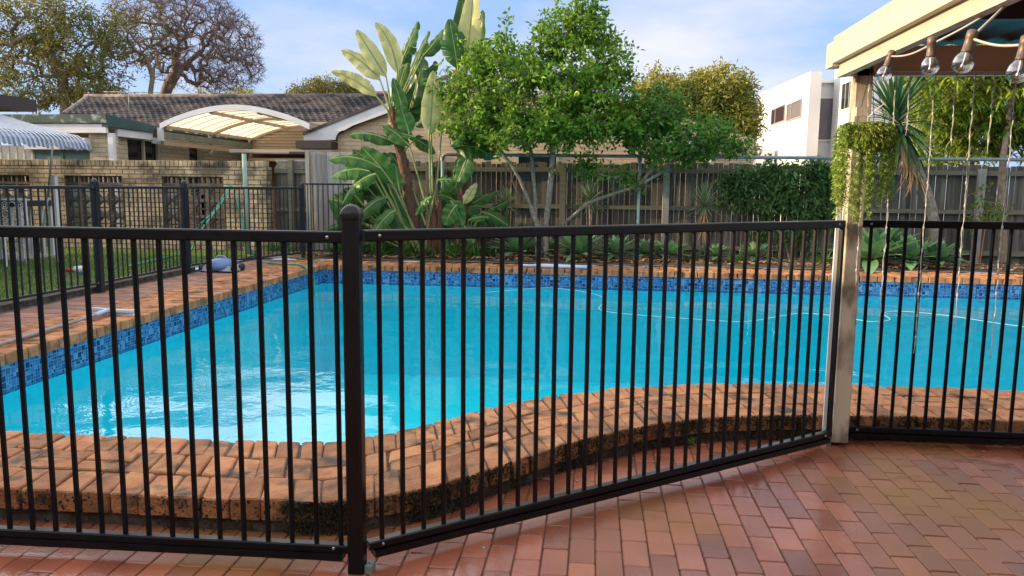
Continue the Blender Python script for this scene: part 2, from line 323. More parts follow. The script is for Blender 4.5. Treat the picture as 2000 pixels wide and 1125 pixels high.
m_dry = mat('dry_sheath', (.38,.20,.09), (.46,.28,.14), scale=8, rough=.9, rnd=.4)
m_agave = leafm('blue_green_agave_leaf', (.13,.27,.13), (.20,.36,.15), rnd=.25, tr=.15)
m_yucca = leafm('grey_green_spike_leaf', (.13,.20,.09), (.22,.27,.14), rnd=.35, tr=.2)
m_dracl = leafm('dark_sword_leaf', (.03,.09,.03), (.06,.13,.04), rnd=.35, tr=.2, rough=.3)
m_spider = leafm('strappy_leaf', (.055,.16,.025), (.12,.24,.045), rnd=.4)
m_creeper = leafm('creeper_leaf', (.05,.125,.03), (.10,.19,.055), rnd=.4, tr=.25)
m_mango = leafm('bronze_green_leaf', (.14,.19,.03), (.34,.31,.045), rnd=.45, scale=.8)
m_mango2 = leafm('long_bright_leaf', (.13,.24,.025), (.30,.36,.04), rnd=.45, scale=1.2)
m_gum = leafm('olive_leaf', (.10,.13,.025), (.24,.22,.04), rnd=.5, scale=.5)
m_jac = leafm('mauve_tinted_leaf', (.20,.14,.13), (.26,.17,.15), rnd=.4)
m_hang = leafm('trailing_succulent_leaf', (.14,.24,.03), (.28,.38,.07), rnd=.35, tr=.25)
# ================================================================== the setting
GZ = .25                                     # level of lawn and garden beyond the pool
g = MB()
g.poly([(-300,12.5,GZ-.02),(300,12.5,GZ-.02),(300,600,GZ-.02),(-300,600,GZ-.02)])
g.poly([(-300,-60,GZ-.02),(-5.85,-60,GZ-.02),(-5.85,12.5,GZ-.02),(-300,12.5,GZ-.02)])
g.poly([(8.8,4.4,GZ-.02),(300,4.4,GZ-.02),(300,12.5,GZ-.02),(8.8,12.5,GZ-.02)])
g.poly([(-5.85,-60,-.05),(300,-60,-.05),(300,-4,-.05),(-5.85,-4,-.05)])
g.poly([(9,-4,-.05),(300,-4,-.05),(300,4.4,-.05),(9,4.4,-.05)])
tag(g.build('ground', m_ground), kind='structure')

# inner and outer lines of the near coping, paired
NI = [(-5.0,3.47),(-4.25,3.47),(-2.9,3.47),(-1.45,3.50),(-1.22,3.535),(-1.06,3.64),(-.90,3.81),(-.70,4.05),(-.44,4.35),(-.20,4.55),(.16,4.76),(.50,4.90),(.83,4.98),(1.16,5.03),(1.81,5.06),(2.8,5.08),(8.0,5.12)]
NO = [(-5.0,2.77),(-4.25,2.77),(-2.9,2.77),(-1.20,2.80),(-1.00,2.82),(-.84,2.88),(-.66,3.00),(-.46,3.22),(-.14,3.60),(.02,3.76),(.34,4.02),(.66,4.19),(.95,4.27),(1.26,4.33),(1.85,4.37),(2.8,4.39),(8.0,4.42)]
FY, LX, RX = 11.8, -4.25, 8.0
def resample(I, O, step):
    cum = [0]
    for i in range(1, len(I)): cum.append(cum[-1]+.5*(math.dist(I[i], I[i-1])+math.dist(O[i], O[i-1])))
    n = max(1, round(cum[-1]/step)); 
    xs = np.linspace(0, cum[-1], n+1)
    f = lambda Q: np.stack([np.interp(xs, cum, [q[k] for q in Q]) for k in (0, 1)], 1)
    return f(I), f(O)
CT = .216
def coping_rows(mb, I, O, rows=3, step=.118, zt=CT, th=.085, over=.012, j=.007, mix=True):
    a, b = resample(I, O, step)
    for k in range(rows):
        # each row is stepped on its own so joints do not line up
        xs = np.arange(len(a)); sh = rr(-.35, .35)
        fi = lambda A, t: Vector((np.interp(t, xs, A[:, 0]), np.interp(t, xs, A[:, 1])))
        i = 0.
        while i < len(a)-1:
            st = 1.0*rr(.93, 1.07)
            t0 = max(0, i+sh if i > 0 else 0); t1 = min(len(a)-1, i+st+sh)
            if t1-t0 > .25:
                v0, v1 = k/rows, (k+1)/rows
                def pt(t, v): return fi(a, t).lerp(fi(b, t), v)
                L_ = (pt(t0, 0)-pt(t1, 0)).length; D_ = (pt(t0, v0)-pt(t0, v1)).length
                gt = .0045/ (step); gv = .005/max(.2, (pt(t0,0)-pt(t0,1)).length)
                z = zt+rr(-.004, .004)
                if mix and k == rows//2 and random.random() < .3 and t1+st < len(a)-1:     # two stretchers lying along the row
                    vm = (v0+v1)/2; t2 = min(len(a)-1, t1+st)
                    for va, vb in ((v0, vm), (vm, v1)):
                        mb.brick([pt(t0+gt, vb-gv), pt(t2-gt, vb-gv), pt(t2-gt, va+gv), pt(t0+gt, va+gv)], zt-th, z, c=.006, r=rr(), j=j)
                    i += st
                else:
                    mb.brick([pt(t0+gt, v1-gv), pt(t1-gt, v1-gv), pt(t1-gt, v0+gv), pt(t0+gt, v0+gv)], zt-th, z, c=.006, r=rr(), j=j)
            i += st
pool = empty('swimming_pool', (1.5, 8, 0), 'blue painted in-ground swimming pool with a rough orange brick coping and blue mosaic band', 'swimming pool')
mb = MB(); coping_rows(mb, NI, NO)
mb.build('near_coping'.replace('near_coping', 'coping'), m_cope, pool)
mb = MB(); coping_rows(mb, [(LX, 3.47), (LX, FY)], [(LX-.72, 3.47), (LX-.72, FY)])
mb.build('coping', m_cope, pool)
mb = MB(); coping_rows(mb, [(RX+.72, FY), (LX-.72, FY)], [(RX+.72, FY+.76), (LX-.72, FY+.76)])
mb.build('coping', m_cope, pool)
# mortar bed under the bricks, and the rough base wall facing the patio
mb = MB()
def strip(mb, I, O, z, r=.5):
    for i in range(len(I)-1): mb.poly([(*O[i], z), (*O[i+1], z), (*I[i+1], z), (*I[i], z)], r)
def offs(Q, d):                      # shift a polyline sideways
    out = []
    for i in range(len(Q)):
        a = Vector(Q[max(i-1, 0)]); b = Vector(Q[min(i+1, len(Q)-1)]); t = (b-a).normalized(); out.append((Q[i][0]-t.y*d, Q[i][1]+t.x*d))
    return out
NI2, NO2 = offs(NI, -.02), offs(NO, .03)
strip(mb, NI2, NO2, CT-.012)
for i in range(len(NO2)-1): mb.poly([(*NO2[i], -.03), (*NO2[i+1], -.03), (*NO2[i+1], CT-.012), (*NO2[i], CT-.012)])
mb.poly([(LX-.72,3.45,CT-.0135),(LX-.02,3.45,CT-.0135),(LX-.02,FY+.02,CT-.0135),(LX-.72,FY+.02,CT-.0135)])
mb.poly([(LX-.75,FY+.02,CT-.012),(RX+.75,FY+.02,CT-.012),(RX+.75,FY+.76,CT-.012),(LX-.75,FY+.76,CT-.012)])
mb.build('mortar_bed', m_mortar, pool)
inner = offs(NI[1:], -.02); inner[0] = (LX-.02, inner[0][1]); inner[-1] = (RX, inner[-1][1])
loop = inner+[(RX, FY+.02), (LX-.02, FY+.02)]
WZ = -.06
tb = MB(); ws = MB(); uv = []; uv2 = []
s = 0; n = len(loop)
for i in range(n):
    a, b = loop[i], loop[(i+1) % n]; d = math.dist(a, b)
    # walls face the water
    tb.poly([(*b, -.09), (*a, -.09), (*a, CT-.08), (*b, CT-.08)]); uv += [(s+d, -.09), (s, -.09), (s, CT-.08), (s+d, CT-.08)]
    ws.poly([(*b, -1.55), (*a, -1.55), (*a, -.09), (*b, -.09)])
    s += d
tb.uvs = uv; tb.build('mosaic_band', m_tile, pool)
ws.poly([(*p, -1.55) for p in loop]); ws.build('pool_shell', m_basin, pool)
mb = MB(); mb.poly([(*p, WZ) for p in loop]); tag(mb.build('water', m_water), kind='structure')

# dark algae and moss tufts on the outer face of the near coping
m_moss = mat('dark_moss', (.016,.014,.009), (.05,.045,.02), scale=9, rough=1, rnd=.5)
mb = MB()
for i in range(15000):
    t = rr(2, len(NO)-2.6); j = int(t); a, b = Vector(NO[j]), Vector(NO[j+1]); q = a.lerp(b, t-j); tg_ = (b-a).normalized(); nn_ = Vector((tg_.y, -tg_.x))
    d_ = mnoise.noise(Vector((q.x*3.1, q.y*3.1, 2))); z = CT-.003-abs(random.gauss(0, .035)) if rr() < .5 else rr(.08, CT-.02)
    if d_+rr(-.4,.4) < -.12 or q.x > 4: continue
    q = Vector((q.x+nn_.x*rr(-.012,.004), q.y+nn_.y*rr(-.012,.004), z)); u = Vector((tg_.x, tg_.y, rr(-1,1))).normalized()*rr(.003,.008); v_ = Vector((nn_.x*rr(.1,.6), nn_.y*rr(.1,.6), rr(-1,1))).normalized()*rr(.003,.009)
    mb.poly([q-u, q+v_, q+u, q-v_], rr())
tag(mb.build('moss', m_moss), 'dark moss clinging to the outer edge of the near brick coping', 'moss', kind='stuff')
# brick strip between the left coping and the lawn fence
mb = MB(); y = 2.0
while y < 12.45:
    x = -5.62; k = int(round(y/.118))
    while x < -4.99:
        x1 = min(-4.985, x+.23 - (.115 if (k % 2 and x < -5.6) else 0)); mb.brick([(x+.004,y+.004),(x1-.004,y+.004),(x1-.004,y+.114),(x+.004,y+.114)], .12, .206+rr(-.003,.003), c=.005, r=rr(), j=.003); x = x1
    y += .118
mb.poly([(-5.85,1.9,.197),(-4.97,1.9,.197),(-4.97,12.6,.197),(-5.85,12.6,.197)], mi=1)
mb.box(-5.86,-5.74,2,10.6,.1,.262,mi=1)
tag(mb.build('side_path', [m_deck, m_mortar]), kind='structure')

frame(True)
KS = FRAME[0]
# patio: clay pavers laid end to end away from the camera, half-bond
mb = MB()
def outer_y(x): return float(np.interp(x*KS, [p[0] for p in NO2], [p[1] for p in NO2]))/KS
W_, L_ = .1075, .215
ix = 0; x = -4.9
while x < 7.2:
    y = -2.4 + (L_/2 if ix % 2 else 0)
    while y < outer_y(x)+.05:
        near = 1.6 < y
        if near: mb.brick([(x+.002,y+.002),(x+W_-.002,y+.002),(x+W_-.002,y+L_-.002),(x+.002,y+L_-.002)], -.03, rr(-.0015,.0015), c=.004, r=rr(), j=.0012)
        else: mb.box(x+.002,x+W_-.002,y+.002,y+L_-.002,-.01,rr(-.0015,.0015), r=rr())
        y += L_
    x += W_; ix += 1
tag(mb.build('patio', m_paver), kind='structure')
mb = MB(); q = [(p[0]/KS, p[1]/KS) for p in NO2 if p[0] > -4.9]
mb.poly([(-5.85,-4,-.006),(9,-4,-.006),(9,q[-1][1]+.05,-.006)]+[(*p,-.006) for p in reversed(q)]+[(-5.85,2.8,-.006)])
tag(mb.build('patio_bed', m_joint), kind='structure')

frame(False)
# lawn and garden bed
mb = MB(); 
for i in range(24):
    for k in range(30):
        x0, y0 = -14+i*.343, 2+k*.4; z = lambda x, y: GZ+.012*mnoise.noise(Vector((x, y, 0))*1.3)
        mb.poly([(x0,y0,z(x0,y0)),(x0+.343,y0,z(x0+.343,y0)),(x0+.343,y0+.4,z(x0+.343,y0+.4)),(x0,y0+.4,z(x0,y0+.4))])
tag(mb.build('lawn', m_lawn), kind='structure')
def blades(n, fx, fy, h0, h1, wd):
    mb = MB()
    for i in range(n):
        x, y = rr(*fx), rr(*fy); h = rr(h0, h1); a = rr(0, 6.28); lx, ly = rr(-.02,.02), rr(-.02,.02)
        z = GZ+.012*mnoise.noise(Vector((x, y, 0))*1.3)-.004
        c, s_ = math.cos(a)*wd, math.sin(a)*wd
        mb.poly([(x-c,y-s_,z),(x+c,y+s_,z),(x+lx,y+ly,z+h)], rr())
    return mb
mb = blades(42000, (-11.5,-5.88), (5.2,13.4), .02, .05, .006)
tag(mb.build('grass', m_grass), 'short green lawn grass between the brick wall and the black fence', 'grass', kind='stuff')
mb = MB(); nx, ny = 90, 14
for i in range(nx):
    for k in range(ny):
        def q(i, k):
            x, y = -5.8+i*.17, 12.56+k*.125; b = .5*math.sin(math.pi*min(1, k/ny*1.2)); return (x, y, .215+.07*b+.035*mnoise.noise(Vector((x*3, y*3, 1))))
        mb.poly([q(i,k), q(i+1,k), q(i+1,k+1), q(i,k+1)])
tag(mb.build('garden_bed', m_soil), kind='structure')
m_litter = mat('leaf_litter', (.22,.12,.06), (.34,.22,.12), scale=9, rough=.9, rnd=.6)
mb = MB()
for i in range(4500):
    x, y = rr(-5.2, 8.5), 12.62+abs(random.gauss(0, .5)); 
    if y > 14: continue
    a = rr(0, 6.28); l_ = rr(.02, .06); z = .285+.05*mnoise.noise(Vector((x*3, y*3, 1)))
    u = Vector((math.cos(a), math.sin(a), rr(-.5,.5)))*l_; v_ = Vector((-math.sin(a), math.cos(a), rr(-.5,.5)))*l_*.3; p = Vector((x, y, z))
    mb.poly([p-u, p+v_, p+u, p-v_], rr())
tag(mb.build('leaf_litter', m_litter), 'brown fallen leaves strewn over the garden bed soil', 'leaf litter', kind='stuff')

frame(True)
# ================================================================== near pool fence
def fence_panel(fence, A, B, ztop, zbot, pos, label=None, rail_h=.042, rail_w=.042, bal=.017, lower_extra=True, m_=None, zt2=None, end_stile=False):
    """one welded panel of a fence: frame with balusters; pos = distances of the balusters from A"""
    A = Vector((*A, 0)); B = Vector((*B, 0)); d = (B-A).normalized(); L_ = (B-A).length; nrm = Vector((-d.y, d.x, 0))
    zt2 = ztop if zt2 is None else zt2
    zt = lambda t: ztop+(zt2-ztop)*t/L_
    r = MB()
    def rail(z0, z1, w_):
        c = .005; hw = w_/2; prof = [(-hw, c), (-hw+c, 0), (hw-c, 0), (hw, c), (hw, z1-z0-c), (hw-c, z1-z0), (-hw+c, z1-z0), (-hw, z1-z0-c)]
        b = len(r.v)
        for t in (0, L_):
            zo = zt(t)-ztop
            for u, h in prof: p = A+d*t+nrm*u; r.v.append((p.x, p.y, z0+zo+h))
        for k in range(8): r.face((b+k, b+(k+1) % 8, b+8+(k+1) % 8, b+8+k))
        r.face(tuple(b+i for i in reversed(range(8)))); r.face(tuple(b+i for i in range(8, 16)))
    rail(ztop-rail_h, ztop, rail_w); rail(zbot-rail_h*.8, zbot, rail_w)
    if lower_extra: r.bar(A+Vector((0,0,zbot-rail_h*.8-.016))-nrm*.004+d*.02, B+Vector((0,0,zbot-rail_h*.8-.016))-nrm*.004-d*.02, .05, .026)
    if end_stile: r.bar(B+Vector((0,0,zbot)), B+Vector((0,0,zt(L_)-rail_h)), .022, .022, up=nrm)
    fr = r.build('panel_frame', m_, fence)
    if label: fr['label'] = label
    for t in pos:
        k = MB(); p = A+d*t; h = bal/2; c = h*.35
        foot = [(-h+c,-h),(h-c,-h),(h,-h+c),(h,h-c),(h-c,h),(-h+c,h),(-h,h-c),(-h,-h+c)]
        for z in (zbot-.002, zt(t)-rail_h+.002):
            for u, w__ in foot: q = p+d*u+nrm*w__; k.v.append((q.x, q.y, z))
        for i in range(8): k.face((i, (i+1) % 8, 8+(i+1) % 8, 8+i))
        sub(k, 'baluster', m_, fr, fence)
    for t in (.055, L_-.055):
        for z in (zt(t)-rail_h/2, zbot-rail_h*.4):
            k = MB(); p = A+d*t-nrm*(rail_w/2); k.lathe((p.x, p.y, z), [(.0065, 0), (.0065, .002), (.004, .0035), (0, .0035)], 10, axis=-nrm); sub(k, 'screw', m_screw, fr, fence)
    return fr
def round_cap(c, r, z, h, m_, parent, root, name='cap', n=20):
    k = MB(); k.lathe((c[0], c[1], z), [(r, 0), (r, .010), (r*.97, .016), (r*.93, .022), (r*.8, .022+h*.45), (r*.55, .022+h*.8), (r*.25, .022+h*.97), (0, .022+h)], n)
    return sub(k, name, m_, parent, root)
nf = empty('pool_fence', (-.862, 2.735, 0), 'dark tubular pool fence across the foreground with a domed post in its middle', 'fence')
PB = (-.862, 2.700)                       # main post
A2, B2 = (-4.4, 2.635), (-.90, 2.722)
Vd = lambda a, b: math.dist(a, b)
L2 = Vd(A2, B2)
# first baluster left of the post is .335 back along the panel, pitch .0965
u0 = 1.569-Vd((-2.5,2.68),(-.9,2.72))
pos = [L2+u0-.0962*i for i in range(36) if L2+u0-.0962*i > .03]
fence_panel(nf, A2, B2, 1.30, .10, pos, m_=m_black, zt2=1.295)
A1, B1 = (-.834, 2.745), (1.375, 4.42)
L1 = Vd(A1, B1); off1 = Vd(A1, (-.86, 2.74))
pos = [.085-off1+.0889*i for i in range(40) if .085-off1+.0889*i < L1-.05]
fence_panel(nf, A1, B1, 1.30, .10, pos, 'long dark brown panel running away to the pergola post', m_=m_brown, end_stile=True)
A3, B3 = (1.505, 4.53), (4.6, 4.56)
pos = [.063+.0937*i for i in range(34) if .063+.0937*i < 3.05]
fence_panel(nf, A3, B3, 1.30, .10, pos, 'black panel right of the cream pergola post', m_=m_black)
k = MB(); h = .031; c = .008
ft = [(-h+c,-h),(h-c,-h),(h,-h+c),(h,h-c),(h-c,h),(-h+c,h),(-h,h-c),(-h,-h+c)]
for z in (-.02, 1.352):
    for u, v_ in ft: k.v.append((PB[0]+u, PB[1]+v_, z))
for i in range(8): k.face((i, (i+1) % 8, 8+(i+1) % 8, 8+i))
post = k.build('post', m_brown, nf)
# dome cap on a square collar
k = MB(); q = .036
def sqr(hf, rd, z, n=5):
    pts = []
    for cx, cy, a0 in ((1,1,0),(-1,1,90),(-1,-1,180),(1,-1,270)):
        for i in range(n):
            a = R(a0+90*i/(n-1)); pts.append((PB[0]+cx*(hf-rd)+rd*math.cos(a), PB[1]+cy*(hf-rd)+rd*math.sin(a), z))
    return pts
rings = [sqr(q,.009,1.343), sqr(q,.009,1.358), sqr(q*.97,.012,1.366), sqr(q*.86,.016,1.377), sqr(q*.66,.016,1.386), sqr(q*.4,.012,1.392), sqr(q*.15,.004,1.394)]
for r_ in rings: k.v += r_
nn = len(rings[0])
for a in range(len(rings)-1):
    for i in range(nn): k.face((a*nn+i, a*nn+(i+1) % nn, (a+1)*nn+(i+1) % nn, (a+1)*nn+i), sm=True)
k.face(tuple((len(rings)-1)*nn+i for i in range(nn)))
sub(k, 'cap', m_brown, post, nf)
k = MB(); k.box(PB[0]+.034, PB[0]+.062, PB[1]-.02, PB[1]+.03, -.0015, .03); k.lathe((PB[0]+.05, PB[1]+.005, .03), [(.009,0),(.009,.008),(0,.008)], 6); sub(k, 'foot_bracket', m_galv, post, nf)

frame(False)
# ================================================================== rear pool fence on the left
fp = [(-5.78, 4.6), (-5.72, 6.45), (-5.66, 8.30), (-5.72, 10.34), (-4.92, 12.72)]
rf = empty('pool_fence', (-5.7, 9, .2), 'blue-black rear pool fence between the lawn and the brick side path', 'fence')
for i in range(4):
    a, b = fp[i], fp[i+1]; Lp = Vd(a, b); n_ = int(Lp/.098)
    fence_panel(rf, a, b, 1.43, .33, [Lp*(j+.7)/(n_+.4) for j in range(n_)], m_=m_navy, rail_h=.035, rail_w=.035, bal=.016, lower_extra=False, end_stile=True)
for i, (x, y) in enumerate(fp):
    if i == 0: continue
    h = .033 if i != 4 else .028
    k = MB(); k.box(x-h, x+h, y-h, y+h, .1, 1.47); po = k.build('post', m_navy, rf)
    round_cap((x, y), h*1.12, 1.465, .03, m_navy, po, rf)
gt = empty('pool_gate', (-4.4, 12.9, .2), 'dark barred pool gate in front of the tall pale timber screen', 'gate')
fence_panel(gt, (-4.88, 12.76), (-3.85, 13.05), 1.50, .36, [.04+.085*j for j in range(12)], m_=m_navy, rail_h=.03, rail_w=.03, bal=.016, lower_extra=False, end_stile=True)

# ================================================================== brick wall with breeze block screens
wy0, wy1 = 13.5, 13.73
wall = empty('brick_wall', (-8.5, 13.6, 0), 'cream brick garden wall with pierced block openings behind the lawn', 'wall')
ops = [(-12.7, -11.6), (-11.0+.0, -10.5+.0), (-9.8, -8.65), (-7.89, -6.7)]
ops = [(-11.62, -10.5), (-9.8, -8.65), (-7.89, -6.7)]
X0, X1, ZA, ZB, ZT = -14.0, -5.88, .57, 1.60, 1.78
k = MB(); k.box(X0, X1, wy0, wy1, .1, ZA); k.box(X0, X1, wy0, wy1, ZB, ZT)
xs = [X0]+[v_ for o in ops for v_ in o]+[X1]
for i in range(0, len(xs), 2): k.box(xs[i], xs[i+1], wy0, wy1, ZA, ZB)
k.build('brickwork', m_wall, wall)
k = MB(); x = X0
while x < X1-.05:
    k.brick([(x+.004, wy0-.012), (x+.080, wy0-.012), (x+.080, wy1+.012), (x+.004, wy1+.012)], ZT+.003, 1.885+rr(-.003,.004), c=.004, r=rr(), j=.002); x += .085
m_rowl = mat('rowlock_capping', (.42,.34,.21), (.50,.42,.28), scale=5, rough=.85, rnd=.3, dirt=(.04,.035,.03), dirt_scale=1.6, dirt_pos=.53, bump=.4)
k.build('capping', m_rowl, wall)
m_breeze = mat('dark_breeze_block', (.075,.06,.05), (.13,.105,.09), scale=8, rough=.95, bump=.6, rnd=.3)
for a, b in ops:
    k = MB(); nc = 4; cw = (b-a)/nc; ch = (ZB-ZA)/3.5; y0, y1 = wy0+.03, wy0+.12
    rows = [(ZA+ch*j, ZA+ch*(j+1)) for j in range(3)]+[(ZA+3*ch, ZB)]
    for z0, z1 in rows:
        for i in range(nc):
            x0, x1 = a+i*cw, a+(i+1)*cw; cx, cz = (x0+x1)/2, (z0+z1)/2; full = z1-z0 > ch*.8; t = .022
            k.box(x0, x0+t, y0, y1, z0, z1, rr()); k.box(x1-t, x1, y0, y1, z0, z1, rr()); k.box(x0+t, x1-t, y0, y1, z0, z0+t, rr()); k.box(x0+t, x1-t, y0, y1, z1-t, z1, rr())
            if full:
                # corner webs leave a lozenge open in the middle, with a bar across
                for sx in (-1, 1):
                    for sz in (-1, 1):
                        ex = cx+sx*(cw/2-t); ez = cz+sz*(ch/2-t)
                        tri = [(ex, ez), (ex-sx*(cw/2-t)*.92, ez), (ex, ez-sz*(ch/2-t)*.80)]
                        if sx*sz > 0: tri = tri[::-1]
                        bb = len(k.v); k.v += [(p[0], y0+.01, p[1]) for p in tri]+[(p[0], y1-.01, p[1]) for p in tri]
                        rv = rr(); k.face((bb, bb+1, bb+2), rv); k.face((bb+5, bb+4, bb+3), rv)
                        for e in range(3): k.face((bb+e, bb+3+e, bb+3+(e+1) % 3, bb+(e+1) % 3), rv)
                k.box(x0+t, x1-t, y0+.015, y1-.015, cz-.012, cz+.012, rr())
            else:
                for f in (.33, .66): k.box(x0+cw*f-.012, x0+cw*f+.012, y0+.01, y1-.01, z0+t, z1-t, rr())
    k.build('pierced_block_screen', m_breeze, wall)

# ================================================================== timber fences
def palings(x0, x1, y, z0, z1, wmin=.085, wmax=.105, th=.014, jz=.03):
    k = MB(); x = x0
    while x < x1:
        w__ = rr(wmin, wmax); yy = y+rr(-.004, .004)+(.016 if rr() < .5 else 0); top = z1+rr(-jz, jz*.6)
        k.box(x+rr(.001,.006), min(x+w__, x1)-rr(.001,.005), yy, yy+th, z0, top, rr()); x += w__
    return k
f1 = empty('timber_fence', (2, 14.2, .2), 'long grey timber paling fence behind the garden bed', 'fence')
palings(-4.15, 9.6, 14.2, .18, 1.92).build('palings', m_oldwood, f1)
for z, nm in ((1.80, 'rail'), (1.13, 'rail'), (.42, 'rail')):
    k = MB(); x = -4.15
    while x < 9.5: x1 = min(9.5, x+2.7); k.box(x, x1-.004, 14.115+rr(-.003,.003), 14.198, z-.045+rr(-.01,.01), z+.03, rr()); x = x1
    k.build(nm, m_rail, f1)
for x in (-3.0, -.55, 1.30, 3.9, 6.62, 9.3):
    k = MB(); k.box(x-.055, x+.055, 14.02, 14.11, .15, 1.86); k.build('post', m_palewood if x > 1 else m_rail, f1)
k = MB(); k.box(-4.15, 9.5, 14.15, 14.24, 1.925, 1.945); 
f2 = empty('timber_screen', (-4.6, 13.3, .2), 'tall pale grey vertical board screen behind the pool gate', 'fence')
palings(-5.02, -4.13, 13.34, .18, 2.05, .10, .125, .018, .004).build('boards', m_palewood, f2)
k = MB(); k.box(-5.06, -4.99, 13.26, 13.34, .1, 2.06); k.build('post', m_palewood, f2)
f3 = empty('old_timber_fence', (-5.45, 13.8, .2), 'short weathered dark fence with a crumbling lattice top beside the brick wall', 'fence')
palings(-5.86, -5.05, 13.84, .18, 1.72, .09, .11, .014, .02).build('palings', m_oldwood, f3)
k = MB(); k.box(-5.58, -5.49, 13.74, 13.83, .1, 1.92); k.build('post', m_rail, f3)
k = MB(); k.box(-5.86, -5.05, 13.80, 13.838, 1.68, 1.75); k.box(-5.86, -5.05, 13.80, 13.838, .98, 1.04); k.build('rail', m_rail, f3)
k = MB()
for i in range(26):
    x = -5.86+i*.031
    for s_ in (-1, 1):
        a, b = Vector((x, 13.82, 1.76)), Vector((x+s_*.14, 13.82, 1.90+rr(-.02,.03)))
        if -5.87 < b.x < -5.04: k.bar(a, b, .012, .012, up=(0,1,0), r=rr())
k.box(-5.80, -5.06, 13.81, 13.84, 1.895, 1.925); k.build('lattice', m_palewood, f3)

# steel pipe rail over the garden bed
pr_ = empty('pipe_rail', (2, 13.4, .2), 'long galvanised steel pipe rail standing over the garden bed in front of the paling fence', 'rail')
def pipe(pts, rad, nm, parent, m_=m_galv, n=10):
    k = MB(); k.tube(pts, rad, n); return k.build(nm, m_, parent)
pipe([(-2.62,13.4,1.98),(-2.60,13.4,2.01),(-2.56,13.4,2.02),(9.5,13.4,1.985)], .030, 'top_pipe', pr_)
for x in (-2.63, .78, 4.25, 7.6):
    pipe([(x,13.4,.15),(x,13.4,1.985)], .028, 'upright', pr_, m_gpole)
    k = MB(); k.lathe((x,13.4,1.95), [(.038,-.03),(.038,.03),(.030,.032)], 12); k.build('coupling', m_galv, pr_)
gp = empty('clothes_pole', (-6.0, 12.9, .2), 'slender green-grey steel pole standing in front of the cream brick wall', 'pole')
pipe([(-6.0,12.9,.15),(-6.01,12.9,1.99)], .038, 'shaft', gp, m_gpole); 
wp = empty('white_post', (*G(116, 512, GZ)[:2], GZ), 'square white post standing on the lawn beside the outdoor table', 'post')
k = MB(); k.box(wp.location.x-.035, wp.location.x+.035, wp.location.y-.035, wp.location.y+.035, .2, 1.56); k.build('shaft', m_white, wp)
k = MB(); k.box(wp.location.x-.04, wp.location.x+.04, wp.location.y-.04, wp.location.y+.04, 1.56, 1.575); k.build('cap', m_white, wp)
# ================================================================== left building with flat green-edged roof, carport and main tiled roof
hb = empty('brick_house', (-9.0, 17, .2), 'low cream brick house with weathered tiled roof, white bargeboard gable and green-edged flat roof', 'house')
# flat-roofed wing: front wall (camera side) and the long side wall running away
HX, HY = -9.52, 14.4
k = MB(); k.box(-9.95, HX, HY+.10, HY+.4, .2, 2.45); k.build('wall', m_hbrick2, hb)
k = MB(); k.box(-13.5, -11.2, HY+.18, HY+.3, .2, 2.2)
for i in range(14): k.box(-13.45+i*.17, -13.43+i*.17, HY+.165, HY+.18, .2, 2.2)
k.build('garage_panel', m_creamp, hb)
k = MB(); k.box(-11.2, -9.95, HY+.2, HY+.3, .2, 2.12); k.box(-10.62, -10.57, HY+.17, HY+.2, .2, 2.12); k.build('panel', m_teal, hb)
k = MB(); k.box(-11.3, -9.9, HY+.05, HY+.12, 2.12, 2.2); k.hexa([(-10.6,HY-.1,2.19),(-9.9,HY-.1,2.19),(-9.9,HY+.2,2.19),(-10.6,HY+.2,2.19),(-10.3,HY-.1,2.30),(-9.9,HY-.1,2.34),(-9.9,HY+.2,2.34),(-10.3,HY+.2,2.30)]); k.build('lintel', m_white, hb)
k = MB(); k.box(-14, HX+.02, HY-.02, HY+.05, 2.44, 2.61); k.build('white_fascia', m_white, hb)
k = MB(); k.box(-14, HX+.06, HY-.06, HY+.3, 2.63, 2.79); k.build('old_green_fascia', m_flaky, hb)
k = MB(); k.box(-14, HX-.06, HY+.3, 20.8, 2.66, 2.72); k.build('flat_roof', m_flaky, hb)
# long side wall with openings (x = HX), seen raking
SX = HX-.12
segs = [('w', HY+.4, 15.25), ('g', 15.25, 16.55), ('w', 16.55, 17.75), ('d', 17.75, 18.45), ('w', 18.45, 20.6)]
k = MB()
for t_, a, b in segs:
    if t_ == 'w': k.box(SX-.2, SX, a, b, .2, 2.5)
k.box(SX-.19, SX-.01, HY+.4, 20.6, .19, 1.2)
k.build('side_wall', m_hbrick2, hb)
k = MB(); k.box(SX-.12, SX-.08, 15.25, 16.55, 1.2, 2.42); wdw = k.build('window', m_glassd, hb)
k = MB()
for y in (15.25, 15.88, 16.43): k.box(SX-.07, SX-.01, y, y+.05+(.08 if y > 16.3 else 0), 1.2, 2.42)
k.box(SX-.07, SX-.012, 15.25, 16.55, 2.38, 2.46); sub(k, 'frame', m_beige, wdw, hb)
k = MB(); k.box(SX-.12, SX-.08, 17.75, 18.45, .3, 2.42); dr = k.build('window', m_glassd, hb); k = MB(); k.box(SX-.07, SX-.01, 18.25, 18.45, .3, 2.42); sub(k, 'frame', m_beige, dr, hb)
k = MB(); k.box(HX-.05, HX+.02, HY+.35, 16.0, 2.40, 2.55); k.box(HX-.02, HX+.035, 16.0, 20.6, 2.33, 2.45); k.build('side_beam', m_white, hb)
k = MB(); k.hexa([(HX-.05,HY-.04,2.56),(HX+.07,HY-.04,2.56),(HX+.07,16.0,2.56),(HX-.05,16.0,2.56),(HX-.05,HY-.04,2.795),(HX+.07,HY-.04,2.795),(HX+.07,16.0,2.71),(HX-.05,16.0,2.71)]); k.build('side_fascia', m_greenf, hb)
p = P(217, 300, HY+.02); k = MB(); k.box(p.x-.055, p.x+.055, HY+.02, HY+.11, .2, 2.44); k.build('column', m_white, hb)
